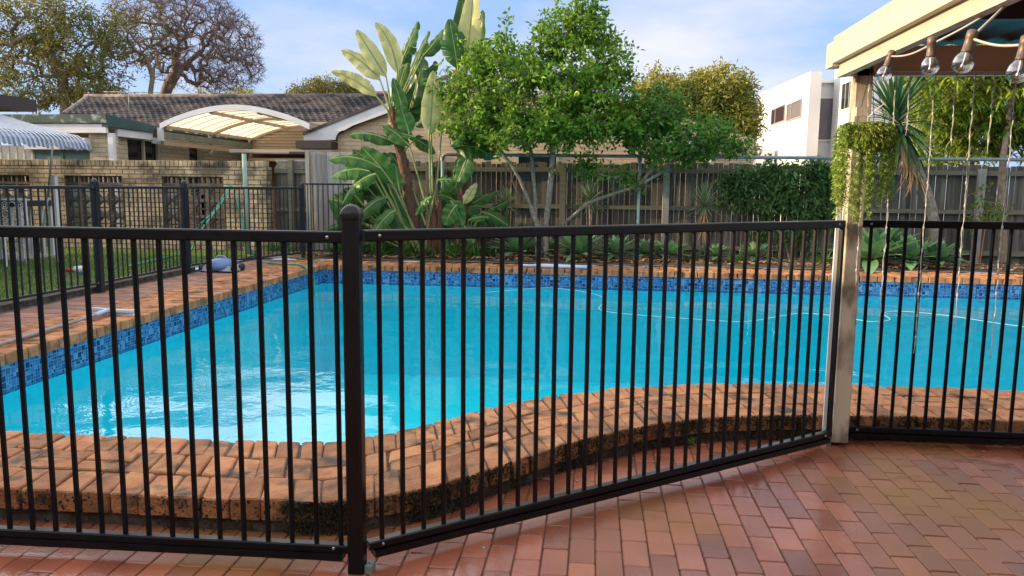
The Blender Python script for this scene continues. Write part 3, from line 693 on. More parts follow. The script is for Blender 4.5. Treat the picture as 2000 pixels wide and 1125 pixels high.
# carport: barrel roof of cream sheets on three arched frames
CX0, CX1, CY0, CY1, CZ, CH = -9.30, -5.98, 16.0, 20.3, 2.66, .40
def arch(t, zo=0): return (CX0+(CX1-CX0)*t, CZ+CH*math.sin(math.pi*t)**.9+zo)
cp = []
def archband(y0, y1, zin, zout, n=24):
    k = MB()
    for i in range(n):
        (xa, za), (xb, zb) = arch(i/n), arch((i+1)/n)
        k.hexa([(xa,y0,za+zin),(xb,y0,zb+zin),(xb,y1,zb+zin),(xa,y1,za+zin),(xa,y0,za+zout),(xb,y0,zb+zout),(xb,y1,zb+zout),(xa,y1,za+zout)])
    return k
archband(CY0-.06, CY0, -.03, .085).build('carport_front_arch', m_white, hb)
k = MB(); k.box(CX0-.05, CX0+.06, CY0-.08, CY0-.0, 2.38, CZ); k.build('arch_foot', m_white, hb)
k = MB()
for i in range(24): (xa, za), (xb, zb) = arch(i/24), arch((i+1)/24); k.poly([(xa,CY0,za+.015),(xb,CY0,zb+.015),(xb,CY1,zb+.015),(xa,CY1,za+.015)])
SH = k
for y in (CY0+2.1, CY1-.05): archband(y, y+.06, -.055, .008).build('arch_rib', m_beige, hb)
k = MB()
for t in (.03, .34, .66, .97): x, z = arch(t); k.box(x-.03, x+.03, CY0, CY1, z-.06, z+.006)
k.build('purlin', m_beige, hb)
for i in range(1, 9):
    y = CY0+i*(CY1-CY0)/9
    for j in range(24):
        (xa, za), (xb, zb) = arch(j/24), arch((j+1)/24); SH.bar((xa,y,za+.006), (xb,y,zb+.006), .015, .012, mi=1)
SH.build('carport_sheets', [m_poly, m_beige], hb)
k = MB(); k.box(CX0-.02, CX0+.07, CY0, CY1+.4, 2.44, 2.58); k.build('gutter_beam', m_galv, hb)
k = MB(); k.box(CX0-.03, CX0+.03, CY0+.02, CY1+.2, 2.30, 2.42)
for y in (CY0+2.1, CY1): k.box(CX0-.03, CX0+.04, y, y+.08, 2.2, CZ)
k.build('carport_frame', m_beige, hb)
k = MB(); k.box(-9.3, -5.3, 20.35, 20.45, 2.30, 3.15)
for z in (2.5, 2.58, 2.66, 2.74, 2.82, 2.9): k.box(-9.3, -5.3, 20.335, 20.35, z, z+.012)
k.build('clad_panel', m_beige, hb)
k = MB(); k.box(-9.3, -5.35, 20.2, 20.3, 2.10, 2.18); k.build('cross_beam', m_beige, hb)
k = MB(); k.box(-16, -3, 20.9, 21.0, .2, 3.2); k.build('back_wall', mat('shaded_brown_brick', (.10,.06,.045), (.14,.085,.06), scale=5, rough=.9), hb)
# main roof (ridge across the view) as lapped wavy tiles
def tiled(x0r, x1r, x0e, x1e, yr, zr, ye, ze, name, m_, rows=19, wave=.19, amp=.018):
    k = MB(); n = int((x1e-x0e)/wave*6); sl = Vector((0, ye-yr, ze-zr)); nl = Vector((0, ze-zr, yr-ye)).normalized(); nl = nl if nl.z > 0 else -nl
    for r_ in range(rows):
        t0, t1 = r_/rows, (r_+1)/rows; b = len(k.v)
        for t, lift in ((t0, 0), (t1, .055), (t1, .0)):
            for i in range(n+1):
                u = i/n; x = (x0r+(x1r-x0r)*u)*(1-t)+(x0e+(x1e-x0e)*u)*t
                wv = amp*math.sin(2*math.pi*((x0e+(x1e-x0e)*u)/wave+(.5*(r_ % 2)))) if lift or t == t0 else -.02
                q = Vector((x, yr, zr))+sl*t+nl*(lift+wv); k.v.append(tuple(q))
        for j in (0, 1):
            for i in range(n):
                a = b+j*(n+1)+i; k.face((a, a+n+1, a+n+2, a+1), .5+.5*mnoise.noise(Vector(((i//6)*1.7, r_*2.3, 0))), 0, False)
    return k.build(name, m_, hb)
RL, RR_, EL = P(172, 190, 24.5), P(800, 194, 24.5), P(96, 232, 20.5)
tiled(RL.x, RR_.x, EL.x, RR_.x, 24.5, RL.z, 20.5, 3.02, 'roof', m_tilec, rows=16)
k = MB(); k.tube([(RL.x-.1,24.5,RL.z+.01),(RR_.x,24.5,RL.z+.01)], .10, 8); k.tube([(RL.x,24.5,RL.z),(EL.x,20.5,3.06)], .09, 8); k.build('ridge_tiles', m_tilec, hb)
# gable wing facing the camera
GY = 16.45
base = P(660, 300, GY).x; apx = P(905, 150, GY)
apx = Vector((P(955,150,GY).x, GY, P(745,205,GY).z+ (P(955,150,GY).x-P(745,205,GY).x)*.36))
gl = P(592, 262, GY)
k = MB(); rx = 2*apx.x-base
k.poly([(base,GY,.2),(rx+2.2,GY,.2),(rx+2.2,GY,2.5),(apx.x,GY,P(592,264,GY).z+.385*(apx.x-P(592,264,GY).x)),(base,GY,2.55)]); k.build('gable_wall', m_hbrick, hb)
k = MB(); k.box(base+3.95, base+4.75, GY-.02, GY-.003, .9, 2.18); wn = k.build('window', m_glassd, hb)
k = MB(); k.box(base+3.90, base+3.95, GY-.04, GY-.003, .88, 2.2); k.box(base+4.75, base+4.80, GY-.04, GY-.003, .88, 2.2); sub(k, 'frame', m_beige, wn, hb)
# bargeboard with a curved heel
BY0, BY1 = GY-.12, GY-.08
A_ = P(592, 264, BY0); B_ = P(745, 203, BY0); sl_ = (B_.z-A_.z)/(B_.x-A_.x); ax_, az_ = apx.x, A_.z+sl_*(apx.x-A_.x)
top = [(A_.x, A_.z), (ax_, az_), (ax_+(ax_-A_.x)*1.15, az_-sl_*(ax_-A_.x)*1.15)]
C1 = P(655, 273, BY0); C0 = P(594, 274, BY0)
low = [(C0.x, C0.z), (C1.x, C1.z)]
for i in range(1, 7):
    a = i/6*math.pi/2; low.append((C1.x+.20-.20*math.cos(a)+.0, C1.z+.20*math.sin(a)))
low.append((low[-1][0]+.18, low[-1][1]+.10)); low.append((ax_, az_-.30)); low.append((top[2][0], top[2][1]-.30))
k = MB(); pr2 = [(x, z) for x, z in low]+[(top[2][0], top[2][1]), (top[1][0], top[1][1]), (top[0][0], top[0][1])]
n = len(pr2); k.v += [(x, BY0, z) for x, z in pr2]+[(x, BY1, z) for x, z in pr2]
k.face(tuple(range(n))); k.face(tuple(reversed(range(n, 2*n))))
for i in range(n): k.face((i, n+i, n+(i+1) % n, (i+1) % n))
k.build('bargeboard', m_white, hb)
k = MB()
for s_, (xa, za), (xb, zb) in ((0, top[0], top[1]), (1, top[1], top[2])):
    k.hexa([(xa,BY0-.03,za),(xb,BY0-.03,zb),(xb,24,zb),(xa,24,za),(xa,BY0-.03,za+.06),(xb,BY0-.03,zb+.06),(xb,24,zb+.06),(xa,24,za+.06)])
k.build('wing_roof', m_tilec, hb)
k = MB(); k.box(base-.8, base-.02, GY-.38, GY+.1, 2.24, 2.40); k.box(base-.9, base-.02, GY-.5, GY-.42, 2.12, 2.17); k.build('eave_box', m_darkbrown, hb)
k = MB(); k.box(base-2.3, base-.03, GY-.35, GY-.28, 2.15, 2.22); k.build('beam', m_beige, hb)
# aerial on the roof
an = empty('tv_aerial', P(253, 222, 21.4), 'thin old television aerial standing on the tiled roof', 'aerial')
k = MB(); b0 = an.location; k.tube([b0-Vector((0,0,.2)), b0+Vector((0,0,.80))], .012, 6); k.build('mast', m_galv, an)
k = MB(); k.tube([b0+Vector((-.75,0,.62)), b0+Vector((.95,0,.59))], .008, 5)
for i in range(8): x = -.70+i*.21; k.tube([b0+Vector((x,-.25,.6)), b0+Vector((x,.25,.6))], .004, 4)
k.build('elements', m_galv, an)
# distant roofs
rh = empty('red_roof_house', (-7.5, 33, .2), 'red tiled house roof showing behind the banana-like leaves and the cream gable', 'house')
ra = P(655, 197, 33); rb = P(735, 178, 33); 
k = MB(); k.hexa([(ra.x-1,31,ra.z-.6),(rb.x+8,31,ra.z-.6),(rb.x+8,36,ra.z-.6),(ra.x-1,36,ra.z-.6),(rb.x-.2,33,rb.z),(rb.x+5,33,rb.z),(rb.x+5,33.4,rb.z),(rb.x-.2,33.4,rb.z)]); k.build('roof', m_redroof, rh)
k = MB(); k.box(ra.x-.5, rb.x+7.5, 31.5, 35.5, .2, ra.z-.61); k.build('wall', m_hbrick, rh)
rh = empty('red_roof_house', (7.5, 36, .2), 'sliver of a red tiled roof between the yellow-green tree and the white house', 'house')
k = MB(); q = P(1478, 225, 34); k.hexa([(q.x-4,34,q.z-.9),(q.x+1.2,34,q.z-.9),(q.x+1.2,38,q.z-.9),(q.x-4,38,q.z-.9),(q.x-2,35.5,q.z+.5),(q.x+.6,35.5,q.z+.5),(q.x+.6,36,q.z+.5),(q.x-2,36,q.z+.5)]); k.build('roof', m_redroof, rh)
k = MB(); k.box(q.x-3.6, q.x+.9, 34.3, 37.7, .2, q.z-.9); k.build('wall', m_hbrick, rh)

# ================================================================== neighbour building with striped awning, left
bd = empty('neighbour_building', (-10.5, 7, .2), 'dark-fasciaed building at the left frame edge carrying a striped awning', 'building')
k = MB(); k.box(-14, -10.4, -6, 11.6, .2, 2.66); k.build('wall', m_hbrick2, bd)
k = MB()
k.hexa([(-15,4.7,2.84),(-9.36,4.7,2.84),(-9.36,12.25,2.84),(-15,12.25,2.84),(-12.6,4.7,3.15),(-12.1,4.7,3.15),(-12.1,12.25,3.15),(-12.6,12.25,3.15)])
k.build('roof', m_redroof, bd)
k = MB(); k.box(-10.42, -9.6, -6, 12.1, 2.65, 2.70); k.box(-9.6, -9.34, -6, 12.3, 2.64, 2.835); k.box(-15, -9.6, 12.1, 12.3, 2.64, 2.835); k.build('fascia', m_darkbrown, bd)
k = MB(); k.box(-15, -9.5, -8, 4.7, 2.6, 3.75); k.build('added_shade_wall', m_hbrick2, bd)  # unseen raised end, added to keep low sun off the patio
aw = empty('awning', (-8.6, 9.5, 2), 'blue and white striped curved metal awning with a scalloped edge at the left frame edge', 'awning')
m_awn = [mat('awning_blue', (.09,.13,.22), (.14,.20,.30), scale=4, rough=.35), mat('awning_white', (.46,.50,.57), (.38,.43,.5), scale=4, rough=.35)]
k = MB(); prof = []
for i in range(15):
    t = i/14
    if t < .72: u = t/.72; prof.append((-9.45+1.55*u, 2.60-.42*u-.02*math.sin(math.pi*u)))
    else: u = (t-.72)/.28; a = u*math.pi*.46; prof.append((-7.90+.24*math.sin(a), 2.18-.20*(1-math.cos(a))-.02*u))
y = 6.6; j = 0
while y < 11.12:
    for ww, mi in ((.035, 1), (.055, 0)):
        h0 = .012 if mi == 1 else -.004
        for i in range(len(prof)-1):
            (xa, za), (xb, zb) = prof[i], prof[i+1]; drop = -.035*abs(math.sin(j*.9)) if i == len(prof)-2 else 0
            k.hexa([(xa,y,za+h0-.008),(xb,y,zb+h0-.008+drop),(xb,y+ww,zb+h0-.008+drop),(xa,y+ww,za+h0-.008),(xa,y,za+h0),(xb,y,zb+h0+drop),(xb,y+ww,zb+h0+drop),(xa,y+ww,za+h0)], rr(), mi)
        y += ww
    j += 1
k.build('striped_sheet', m_awn, aw)
a, b = P(103, 282, 10.2), P(84, 385, 10.2)
k = MB(); k.tube([(a.x,10.2,a.z+.02), (b.x,10.3,b.z)], .014, 6); k.tube([(b.x,10.3,b.z),(b.x-.32,10.4,GZ)], .014, 6); k.build('strut', m_galv, aw)
# table with lace-pattern chair
tbp = P(40, 395, 11.4); tb_ = empty('outdoor_table', (tbp.x, 11.4, GZ), 'dark-topped high outdoor table on slim white legs at the left edge of the lawn', 'table')
k = MB(); k.box(tbp.x-1.2, tbp.x+.30, 11.0, 11.8, 1.09, 1.17); k.build('tabletop', m_darkbrown, tb_)
k = MB(); k.box(tbp.x-1.2, tbp.x+.30, 10.98, 11.82, 1.172, 1.19); k.build('top_edge', m_galv, tb_)
for dx in (-1.1, -.10, .10, .26):
    for dy in (11.06, 11.72):
        k = MB(); k.box(tbp.x+dx-.022, tbp.x+dx+.022, dy-.022, dy+.022, GZ, 1.09); k.build('leg', m_white, tb_)
k = MB(); k.box(tbp.x-1.2, tbp.x+.33, 10.85, 11.95, GZ-.02, GZ+.035); tag(k.build('paving_slab', m_palewood), 'pale paving slab under the outdoor table on the lawn', 'paving slab')
ch = empty('garden_chair', (P(15,450,10.6).x, 10.6, GZ), 'white cast metal chair with a lace-pattern back at the left frame edge', 'chair')
cx = ch.location.x; y = 10.6
k = MB()
def ring(cx, cz, r_, n=10): k.tube([(cx+r_*math.cos(2*math.pi*i/n), y, cz+r_*math.sin(2*math.pi*i/n)) for i in range(n+1)], .008, 5)
for i in range(5):
    for j in range(6):
        ring(cx-.26+i*.12, .52+j*.12, .055, 8)
        if (i+j) % 2: ring(cx-.26+i*.12, .52+j*.12, .025, 6)
for a, b in (((-.34,.45),(-.34,1.22)),((.32,.45),(.32,1.22)),((-.34,1.22),(.32,1.22)),((-.34,.80),(.32,.80))): k.tube([(cx+a[0],y,a[1]),(cx+b[0],y,b[1])], .014, 6)
k.build('backrest', m_white, ch)
k = MB(); k.box(cx-.32, cx+.30, 10.15, 10.62, .66, .69); k.build('seat', m_white, ch)
for dx in (-.30, .28):
    for dy in (10.18, 10.6): k = MB(); k.box(cx+dx-.014, cx+dx+.014, dy-.014, dy+.014, GZ, .66); k.build('leg', m_white, ch)

# ================================================================== white modern house, right
wh = empty('white_house', (8, 28, .2), 'white rendered two-storey house with a slanting flat front and dark windows at the right', 'house')
WX = 6.62
k = MB(); k.hexa([(WX,25.3,.2),(WX+.35,25.3,.2),(WX+.35,33,.2),(WX,33,.2),(WX,25.3,5.12),(WX+.35,25.3,5.12),(WX+.35,33,5.34),(WX,33,5.34)]); k.build('side_wall', m_render, wh)
k = MB(); k.box(WX+.36, WX+2.4, 26.2, 33, .2, 4.93); k.build('recessed_wall', m_render, wh)
k = MB(); k.box(WX+.36, WX+2.4, 26.05, 26.2, 4.88, 4.97); k.build('roof_edge', m_white, wh)
k = MB(); k.box(WX+.42, WX+1.3, 26.15, 26.19, 3.1, 4.40); pn = k.build('window', mat('grey_blind', (.13,.13,.15), (.15,.15,.17), scale=2, rough=.5), wh)
k = MB(); k.box(WX+.37, WX+.42, 26.13, 26.195, 3.05, 4.44); k.box(WX+.42, WX+1.3, 26.13, 26.195, 4.40, 4.44); k.box(WX+.42, WX+1.3, 26.13, 26.195, 3.05, 3.1); sub(k, 'frame', m_white, pn, wh)
for (pa, pb, tint) in (((1508, 212), (1533, 238), m_glassd), ((1538, 202), (1565, 230), mat('brown_blind', (.13,.11,.11), rough=.6))):
    ys = [(lambda px: (lambda d: WX/d.x*d.y)(ray(px, 220)))(px) for px in (pa[0], pb[0])]
    zc = H+(ray((pa[0]+pb[0])/2, (pa[1]+pb[1])/2).z/ray((pa[0]+pb[0])/2, 220).y)*(sum(ys)/2); y0, y1 = sorted(ys)
    k = MB(); k.box(WX-.012, WX-.006, y0, y1, zc-.26, zc+.26); o_ = k.build('window', tint, wh)
    k = MB()
    for a, b, c, d in ((y0,y1,zc+.26,zc+.30),(y0,y1,zc-.30,zc-.26),(y0-.04,y0,zc-.3,zc+.3),(y1,y1+.04,zc-.3,zc+.3),(y0+(y1-y0)*.68,y0+(y1-y0)*.68+.04,zc-.26,zc+.26)): k.box(WX-.03, WX-.002, a, b, c, d)
    sub(k, 'frame', m_palewood, o_, wh)
VX = 7.55
k = MB(); k.box(VX, VX+3, 22.6, 26.0, .2, 5.95); k.build('wing', m_render, wh)
k = MB(); k.box(VX-.012, VX-.006, 24.0, 25.1, 3.95, 4.7); o_ = k.build('window', m_glassd, wh)
k = MB()
for y in (24.0, 24.35, 24.7, 25.05): k.box(VX-.03, VX-.013, y, y+.05, 3.95, 4.7)
sub(k, 'louvre_bars', m_palewood, o_, wh)
k = MB(); k.box(4.6, 6.5, 29, 32, .2, 2.95); tag(k.build('garden_wall', m_render), 'low cream rendered wall in front of the white house', 'wall')

# unseen house added behind the viewpoint to block sky light and darken camera-facing sides
hm = empty('added_house', (0, -3, 0), 'unseen brick house added behind the viewpoint to block sky light', 'house')
k = MB(); k.box(-9, 9, -3.2, -2.4, -.1, 3.0); k.build('wall', m_hbrick2, hm)
k = MB(); k.hexa([(-9.5,-8,2.9),(9.5,-8,2.9),(9.5,-1.5,2.9),(-9.5,-1.5,2.9),(-9.5,-8,4.6),(9.5,-8,4.6),(9.5,-1.5,3.0),(-9.5,-1.5,3.0)]); k.build('roof', m_tilec, hm)
frame(True)
# ================================================================== pergola
pg = empty('pergola', (1.445, 4.485, 0), 'cream timber pergola with a weathered post and dark sheet roof at the right', 'pergola')
PX0, PX1, PY0, PY1 = 1.402, 1.492, 4.44, 4.53
k = MB(); k.brick([(PX0,PY0),(PX1,PY0),(PX1,PY1),(PX0,PY1)], .025, 2.12, c=.004); k.build('post', m_post, pg)
k = MB(); k.box(PX0-.030, PX0-.003, PY0+.005, PY1-.015, .0, .075); k.box(PX0-.012, PX0-.003, PY0+.01, PY1-.02, .0, .16); k.lathe((PX0-.012, PY0+.04, .12), [(.01,0),(.01,.008),(0,.008)], 6, axis=(-1,0,0)); k.build('post_bracket', m_palewood, pg)
# fascia boards running towards the camera
BYE = 4.50
k = MB(); k.box(1.300, 1.345, -1.5, BYE-.06, 2.07, 2.205); k.build('side_beam', m_cream, pg)
k = MB(); k.hexa([(1.262,-1.5,2.14),(1.297,-1.5,2.14),(1.297,BYE-.10,2.14),(1.262,BYE-.10,2.14),(1.262,-1.5,2.275),(1.297,-1.5,2.275),(1.297,BYE-.10,2.275),(1.262,BYE-.10,2.275)]); k.box(1.262, 1.32, BYE-.10, BYE+.02, 2.125, 2.255); k.build('fascia', m_cream, pg)
k = MB(); k.box(1.348, 4.8, PY0+.0, PY0+.045, 2.08, 2.235); k.build('back_beam', m_tan, pg)
k = MB(); k.box(1.348, 1.393, -1.5, PY0-.003, 2.10, 2.20); k.build('inner_beam', m_tan, pg)
for y in (3.45, 2.5, 1.5, .5): k = MB(); k.box(1.396, 4.8, y, y+.045, 2.165, 2.245); k.build('rafter', m_darkbrown, pg)
k = MB(); x = 1.30; n = 0
for i in range(92):
    xa, xb = 1.30+i*.038, 1.30+(i+1)*.038; za, zb = 2.262+.008*math.sin(i*math.pi/2), 2.262+.008*math.sin((i+1)*math.pi/2)
    k.hexa([(xa,-1.5,za),(xb,-1.5,zb),(xb,4.6,zb),(xa,4.6,za),(xa,-1.5,za+.003),(xb,-1.5,zb+.003),(xb,4.6,zb+.003),(xa,4.6,za+.003)])
k.build('roof_sheet', m_roofsheet, pg)
k = MB(); k.box(4.7, 4.79, 4.44, 4.53, 0, 2.08); k.box(4.7, 4.79, -1.4, -1.31, 0, 2.16); k.box(1.40, 1.49, -1.4, -1.31, 0, 2.10); k.build('post', m_post, pg)

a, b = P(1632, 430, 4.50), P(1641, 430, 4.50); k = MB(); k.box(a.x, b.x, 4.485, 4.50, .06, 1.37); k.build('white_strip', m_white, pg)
# festoon lights
m_cable = mat('grey_cable', (.36,.33,.30), (.42,.38,.34), scale=8, rough=.5)
m_socket = mat('bronze_socket', (.10,.07,.05), (.14,.10,.07), scale=20, rough=.45, metal=.3)
m_bulb = glass_mat('clear_bulb', refl=.10)
bulbs = [((1740, 108), 3.62, .030, (-.28, 0)), ((1820, 84), 3.05, .030, (0, 0)), ((1897, 72), 2.66, .030, (-.22, 0)), ((2003, 84), 2.45, .030, (-.15, 0))]
pts = []
fl = empty('festoon_lights', P(1820, 60, 3.05), 'string of clear festoon bulbs under the pergola beam', 'string lights')
for (px, py), y, r_, tilt in bulbs:
    p = P(px, py, y); ax = Vector((tilt[0], 0, -1)).normalized(); pts.append(p)
    k = MB(); k.lathe(p, [(0,-.022),(.011,-.022),(.016,-.017),(.017,.004),(.0155,.006),(.0155,.042),(.017,.044),(.017,.050),(0,.050)], 18, axis=ax); sk = k.build('socket', m_socket, fl)
    k = MB(); k.lathe(p, [(.014,.046),(.0155,.051),(.023,.059),(.029,.070),(.0315,.083),(.030,.096),(.0235,.107),(.012,.113),(0,.1145)], 20, axis=ax); sub(k, 'bulb', m_bulb, sk, fl)
    k = MB(); k.lathe(p, [(.004,.046),(.003,.085),(.006,.09),(.004,.10),(0,.102)], 8, axis=ax); sub(k, 'filament', m_screw, sk, fl)
k = MB()
def cat(a, b, sag, n=14): return [a.lerp(b, i/n)-Vector((0,0,sag*math.sin(math.pi*i/n))) for i in range(n+1)]
o_ = Vector((0,0,-.004))
k.tube(cat(pts[0]+o_, pts[1]+o_, .015), .004, 6); k.tube([pts[0]+o_, Vector((1.37,3.75,2.10))], .004, 6)
k.tube(cat(pts[1]+o_, Vector((1.41,2.85,2.13)), .01), .004, 6); k.tube(cat(Vector((1.41,2.85,2.13)), pts[2]+o_, .0), .0045, 6); k.tube(cat(pts[2]+o_, pts[3]+o_, .012), .0045, 6); k.tube(cat(pts[3]+o_, pts[3]+Vector((.5,-.3,.12)), .05), .0045, 6)
k.build('cable', m_cable, fl)
# icicle light strands from the back beam
m_led = mat('white_led_wire', (.62,.64,.62), (.5,.52,.50), scale=30, rough=.5)
ic = empty('icicle_lights', (2.0, 4.42, 2.1), 'white icicle light strands hanging from the pergola beam in front of the fence', 'string lights')
def strand(px0, px1, py1, y=4.40):
    a = P(px0, 150, y); zb = P(px1, py1, y).z; k = MB(); n = int((a.z+.02-zb)/.03); p = []; wx = wy = 0
    for i in range(n+1):
        wx = wx*.9+random.gauss(0, .0009); wy = wy*.9+random.gauss(0, .0009)
        p.append((a.x+wx, y+wy, a.z+.02-(a.z+.02-zb)*i/n))
    q = [(x+.005*math.sin(i*1.1), yy+.004*math.cos(i*1.1), z) for i, (x, yy, z) in enumerate(p)]
    k.tube(p, .0016, 4); k.tube(q, .0014, 4)
    for i in range(3, n, 4): k.lathe((p[i][0], p[i][1], p[i][2]), [(0,-.010),(.0045,-.006),(.0045,.006),(0,.012)], 6)
    k.build('light_strand', m_led, ic)
for a in ((1828,1775,690),(1905,1868,640),(1985,1937,700),(1868,1855,285),(1942,1925,300),(1752,1690,690),(1778,1762,265),(1700,1690,560)): strand(*a)
k = MB(); k.tube([(1.5,4.425,2.10),(2.4,4.43,2.095),(4.7,4.43,2.10)], .003, 5); k.build('top_wire', m_led, ic)

frame(False)
# ================================================================== small things
m_blueg = mat('blue_plastic', (.09,.17,.36), (.12,.22,.42), scale=5, rough=.4); m_ltblue = mat('pale_blue_plastic', (.40,.50,.66), (.46,.56,.70), scale=5, rough=.4)
m_dark = mat('black_rubber', (.02,.022,.03), rough=.6); m_grey = mat('grey_plastic', (.25,.28,.33), (.3,.33,.38), scale=4, rough=.4)
rp_ = G(422, 532, .21); rb = empty('pool_cleaner', rp_, 'blue and grey robot pool cleaner parked on the brick side path', 'pool cleaner')
k = MB(); x, y, z = rp_
k.lathe((x, y+.16, z+.03), [(0,0),(.20,0),(.22,.04),(.20,.10),(.13,.145),(.06,.165),(0,.17)], 12); k.build('body', m_blueg, rb)
k = MB(); k.hexa([(x-.24,y-.02,z+.02),(x+.26,y-.02,z+.02),(x+.26,y+.34,z+.02),(x-.24,y+.34,z+.02),(x-.20,y+.02,z+.09),(x+.2,y+.02,z+.09),(x+.2,y+.3,z+.09),(x-.2,y+.3,z+.09)]); k.build('skirt', m_grey, rb)
for dx in (-.23, .25):
    for dy in (.03, .29): k = MB(); k.lathe((x+dx-.02, y+dy, z+.055), [(0,0),(.055,0),(.055,.045),(0,.045)], 12, axis=(1,0,0)); k.build('wheel', m_dark, rb)
k = MB(); k.tube([(x-.1,y+.16,z+.18),(x-.04,y+.16,z+.22),(x+.05,y+.16,z+.22),(x+.1,y+.16,z+.17)], .014, 6); k.build('handle', m_grey, rb)
lp = G(146, 530, GZ+.03); to = empty('water_toy', lp, 'small white, blue and red plastic toy lying on the lawn', 'toy')
k = MB(); x, y, z = lp; k.lathe((x-.02,y,z+.03), [(0,0),(.035,.01),(.045,.06),(.045,.14),(.02,.19),(0,.2)], 10, axis=(1,.2,0)); k.build('body', m_white, to)
k = MB(); k.lathe((x+.0,y,z-.01), [(0,0),(.03,0),(.04,.05),(.03,.12),(0,.13)], 8, axis=(1,.2,0)); k.build('underside', m_blueg, to)
k = MB(); k.lathe((x-.12,y,z+.01), [(0,0),(.028,0),(.034,.06),(.02,.1),(0,.1)], 8, axis=(1,.2,0)); k.build('nozzle', mat('red_plastic', (.45,.04,.02), rough=.4), to)
# pool brush on a telescopic pole
br = empty('pool_brush', G(212, 606, .25), 'pale blue pool brush head on a long grey telescopic pole lying on the left coping', 'pool brush')
a = G(-60, 690, .245); b = G(150, 627, .245); c = G(212, 606, .26)
k = MB(); k.tube([a, b], .0165, 10); k.build('outer_pole', m_palewood.copy(), br)
k = MB(); k.tube([b, c], .0125, 10); k.build('inner_pole', m_grey, br)
k = MB(); h0, h1 = G(182, 603, .26), G(262, 608, .255); d = (h1-h0); k.bar(h0, c.lerp(h1,.1), .055, .025); k.bar(c, h1, .055, .025); k.tube([b.lerp(c,.55), c], .022, 8); k.build('brush_head', m_ltblue, br)
k = MB(); dn = Vector((0,0,-.035)); k.bar(h0+dn, h1+dn, .035, .035); k.build('bristles', m_white, br)
# float pole on the far coping
nd = empty('pool_pole', G(1080, 521, .25), 'pale blue pool pole lying along the far coping in front of the agaves', 'pole')
a, b, c = G(1016, 518, .25), G(1056, 519, .25), G(1148, 522, .25)
k = MB(); k.tube([a, b], .020, 8); k.build('thin_end', m_ltblue, nd); k = MB(); k.tube([b, c], .033, 10); k.build('thick_tube', m_ltblue, nd)
k = MB(); k.tube([c, c+(c-b).normalized()*.06], .034, 10); k.build('end_cap', m_blueg, nd)
# hoses
m_hose = mat('green_hose', (.03,.30,.18), (.04,.36,.22), scale=4, rough=.35)
def spline(pts, n=10):
    out = []
    for i in range(len(pts)-1):
        p0, p1, p2, p3 = [Vector(pts[max(0, min(len(pts)-1, j))]) for j in (i-1, i, i+1, i+2)]
        for k_ in range(n):
            t = k_/n; out.append(.5*((2*p1)+(p2-p0)*t+(2*p0-5*p1+4*p2-p3)*t*t+(3*p1-p0-3*p2+p3)*t**3))
    return out+[Vector(pts[-1])]
def lineat(px, py, y): p = P(px, py, y); return (p.x, p.y, p.z)
hp = [G(250,520,GZ+.03), G(320,503,GZ+.03), G(372,490,GZ+.03), lineat(388,445,11.5), lineat(420,410,11.5), lineat(443,372,11.6), lineat(453,363,11.63), lineat(461,385,11.55), lineat(472,425,11.5), lineat(482,470,11.5), G(505,508,.24), G(545,515,.235), G(585,517,.235), G(604,528,.23), Vector((-4.18,11.2,.05)), Vector((-4.15,11.1,-.2))]
k = MB(); k.tube(spline(hp), .014, 8); tag(k.build('garden_hose', m_hose), 'green garden hose looped over the rear fence and trailing into the pool corner', 'hose')
k = MB(); k.tube(spline([lineat(381,470,11.3), lineat(400,440,11.3), lineat(430,400,11.5), lineat(449,366,11.6)]), .012, 8); tag(k.build('garden_hose', mat('pale_green_hose', (.12,.42,.30), rough=.35)), 'second paler green hose length hanging on the lawn side of the rear fence', 'hose')
m_whose = mat('white_pool_hose', (.40,.60,.68), rough=.4)
hz_ = [G(940,572,WZ), G(1000,567,WZ), G(1075,562,WZ), G(1150,572,WZ), G(1182,585,WZ), G(1170,602,WZ), G(1195,610,WZ), G(1260,616,WZ), G(1340,622,WZ), G(1450,628,WZ), G(1520,618,WZ), G(1570,612,WZ), G(1640,618,WZ), G(1700,628,WZ), G(1738,624,WZ), G(1725,612,WZ), G(1760,608,WZ), G(1850,616,WZ), G(1940,630,WZ), G(2060,646,WZ)]
k = MB(); k.tube(spline([q-Vector((0,0,.003)) for q in hz_]), .006, 8); tag(k.build('vacuum_hose', m_whose), 'thin white vacuum hose floating in loops on the pool water', 'hose')
q = G(812, 578, WZ-.25); sc_ = empty('suction_cleaner', q, 'dark suction cleaner head showing dimly under the water near the far coping', 'pool cleaner')
k = MB(); k.lathe(q, [(0,-.05),(.20,-.05),(.24,-.02),(.20,.03),(.08,.06),(0,.065)], 16); k.build('body', m_grey, sc_)
k = MB(); k.tube([q+Vector((0,0,.05)), q+Vector((.1,0,.12)), q+Vector((.4,.1,.16))], .02, 8); k.build('swivel', m_ltblue, sc_)
k = MB()
for i in range(34):
    x, y = rr(-4, 5.5), rr(4.5, 11.5)
    if y < np.interp(x, [p_[0] for p_ in NI], [p_[1] for p_ in NI])+.15: continue
    a = rr(0, 6.28); l_ = rr(.010,.024); u = Vector((math.cos(a), math.sin(a), 0))*l_; v_ = Vector((-math.sin(a), math.cos(a), 0))*l_*.4; q = Vector((x, y, WZ+.003)); k.poly([q-u, q+v_, q+u, q-v_], rr())
tag(k.build('floating_leaves', m_litter), 'few small leaves floating on the pool water', 'leaf litter', kind='stuff')
frame(True)
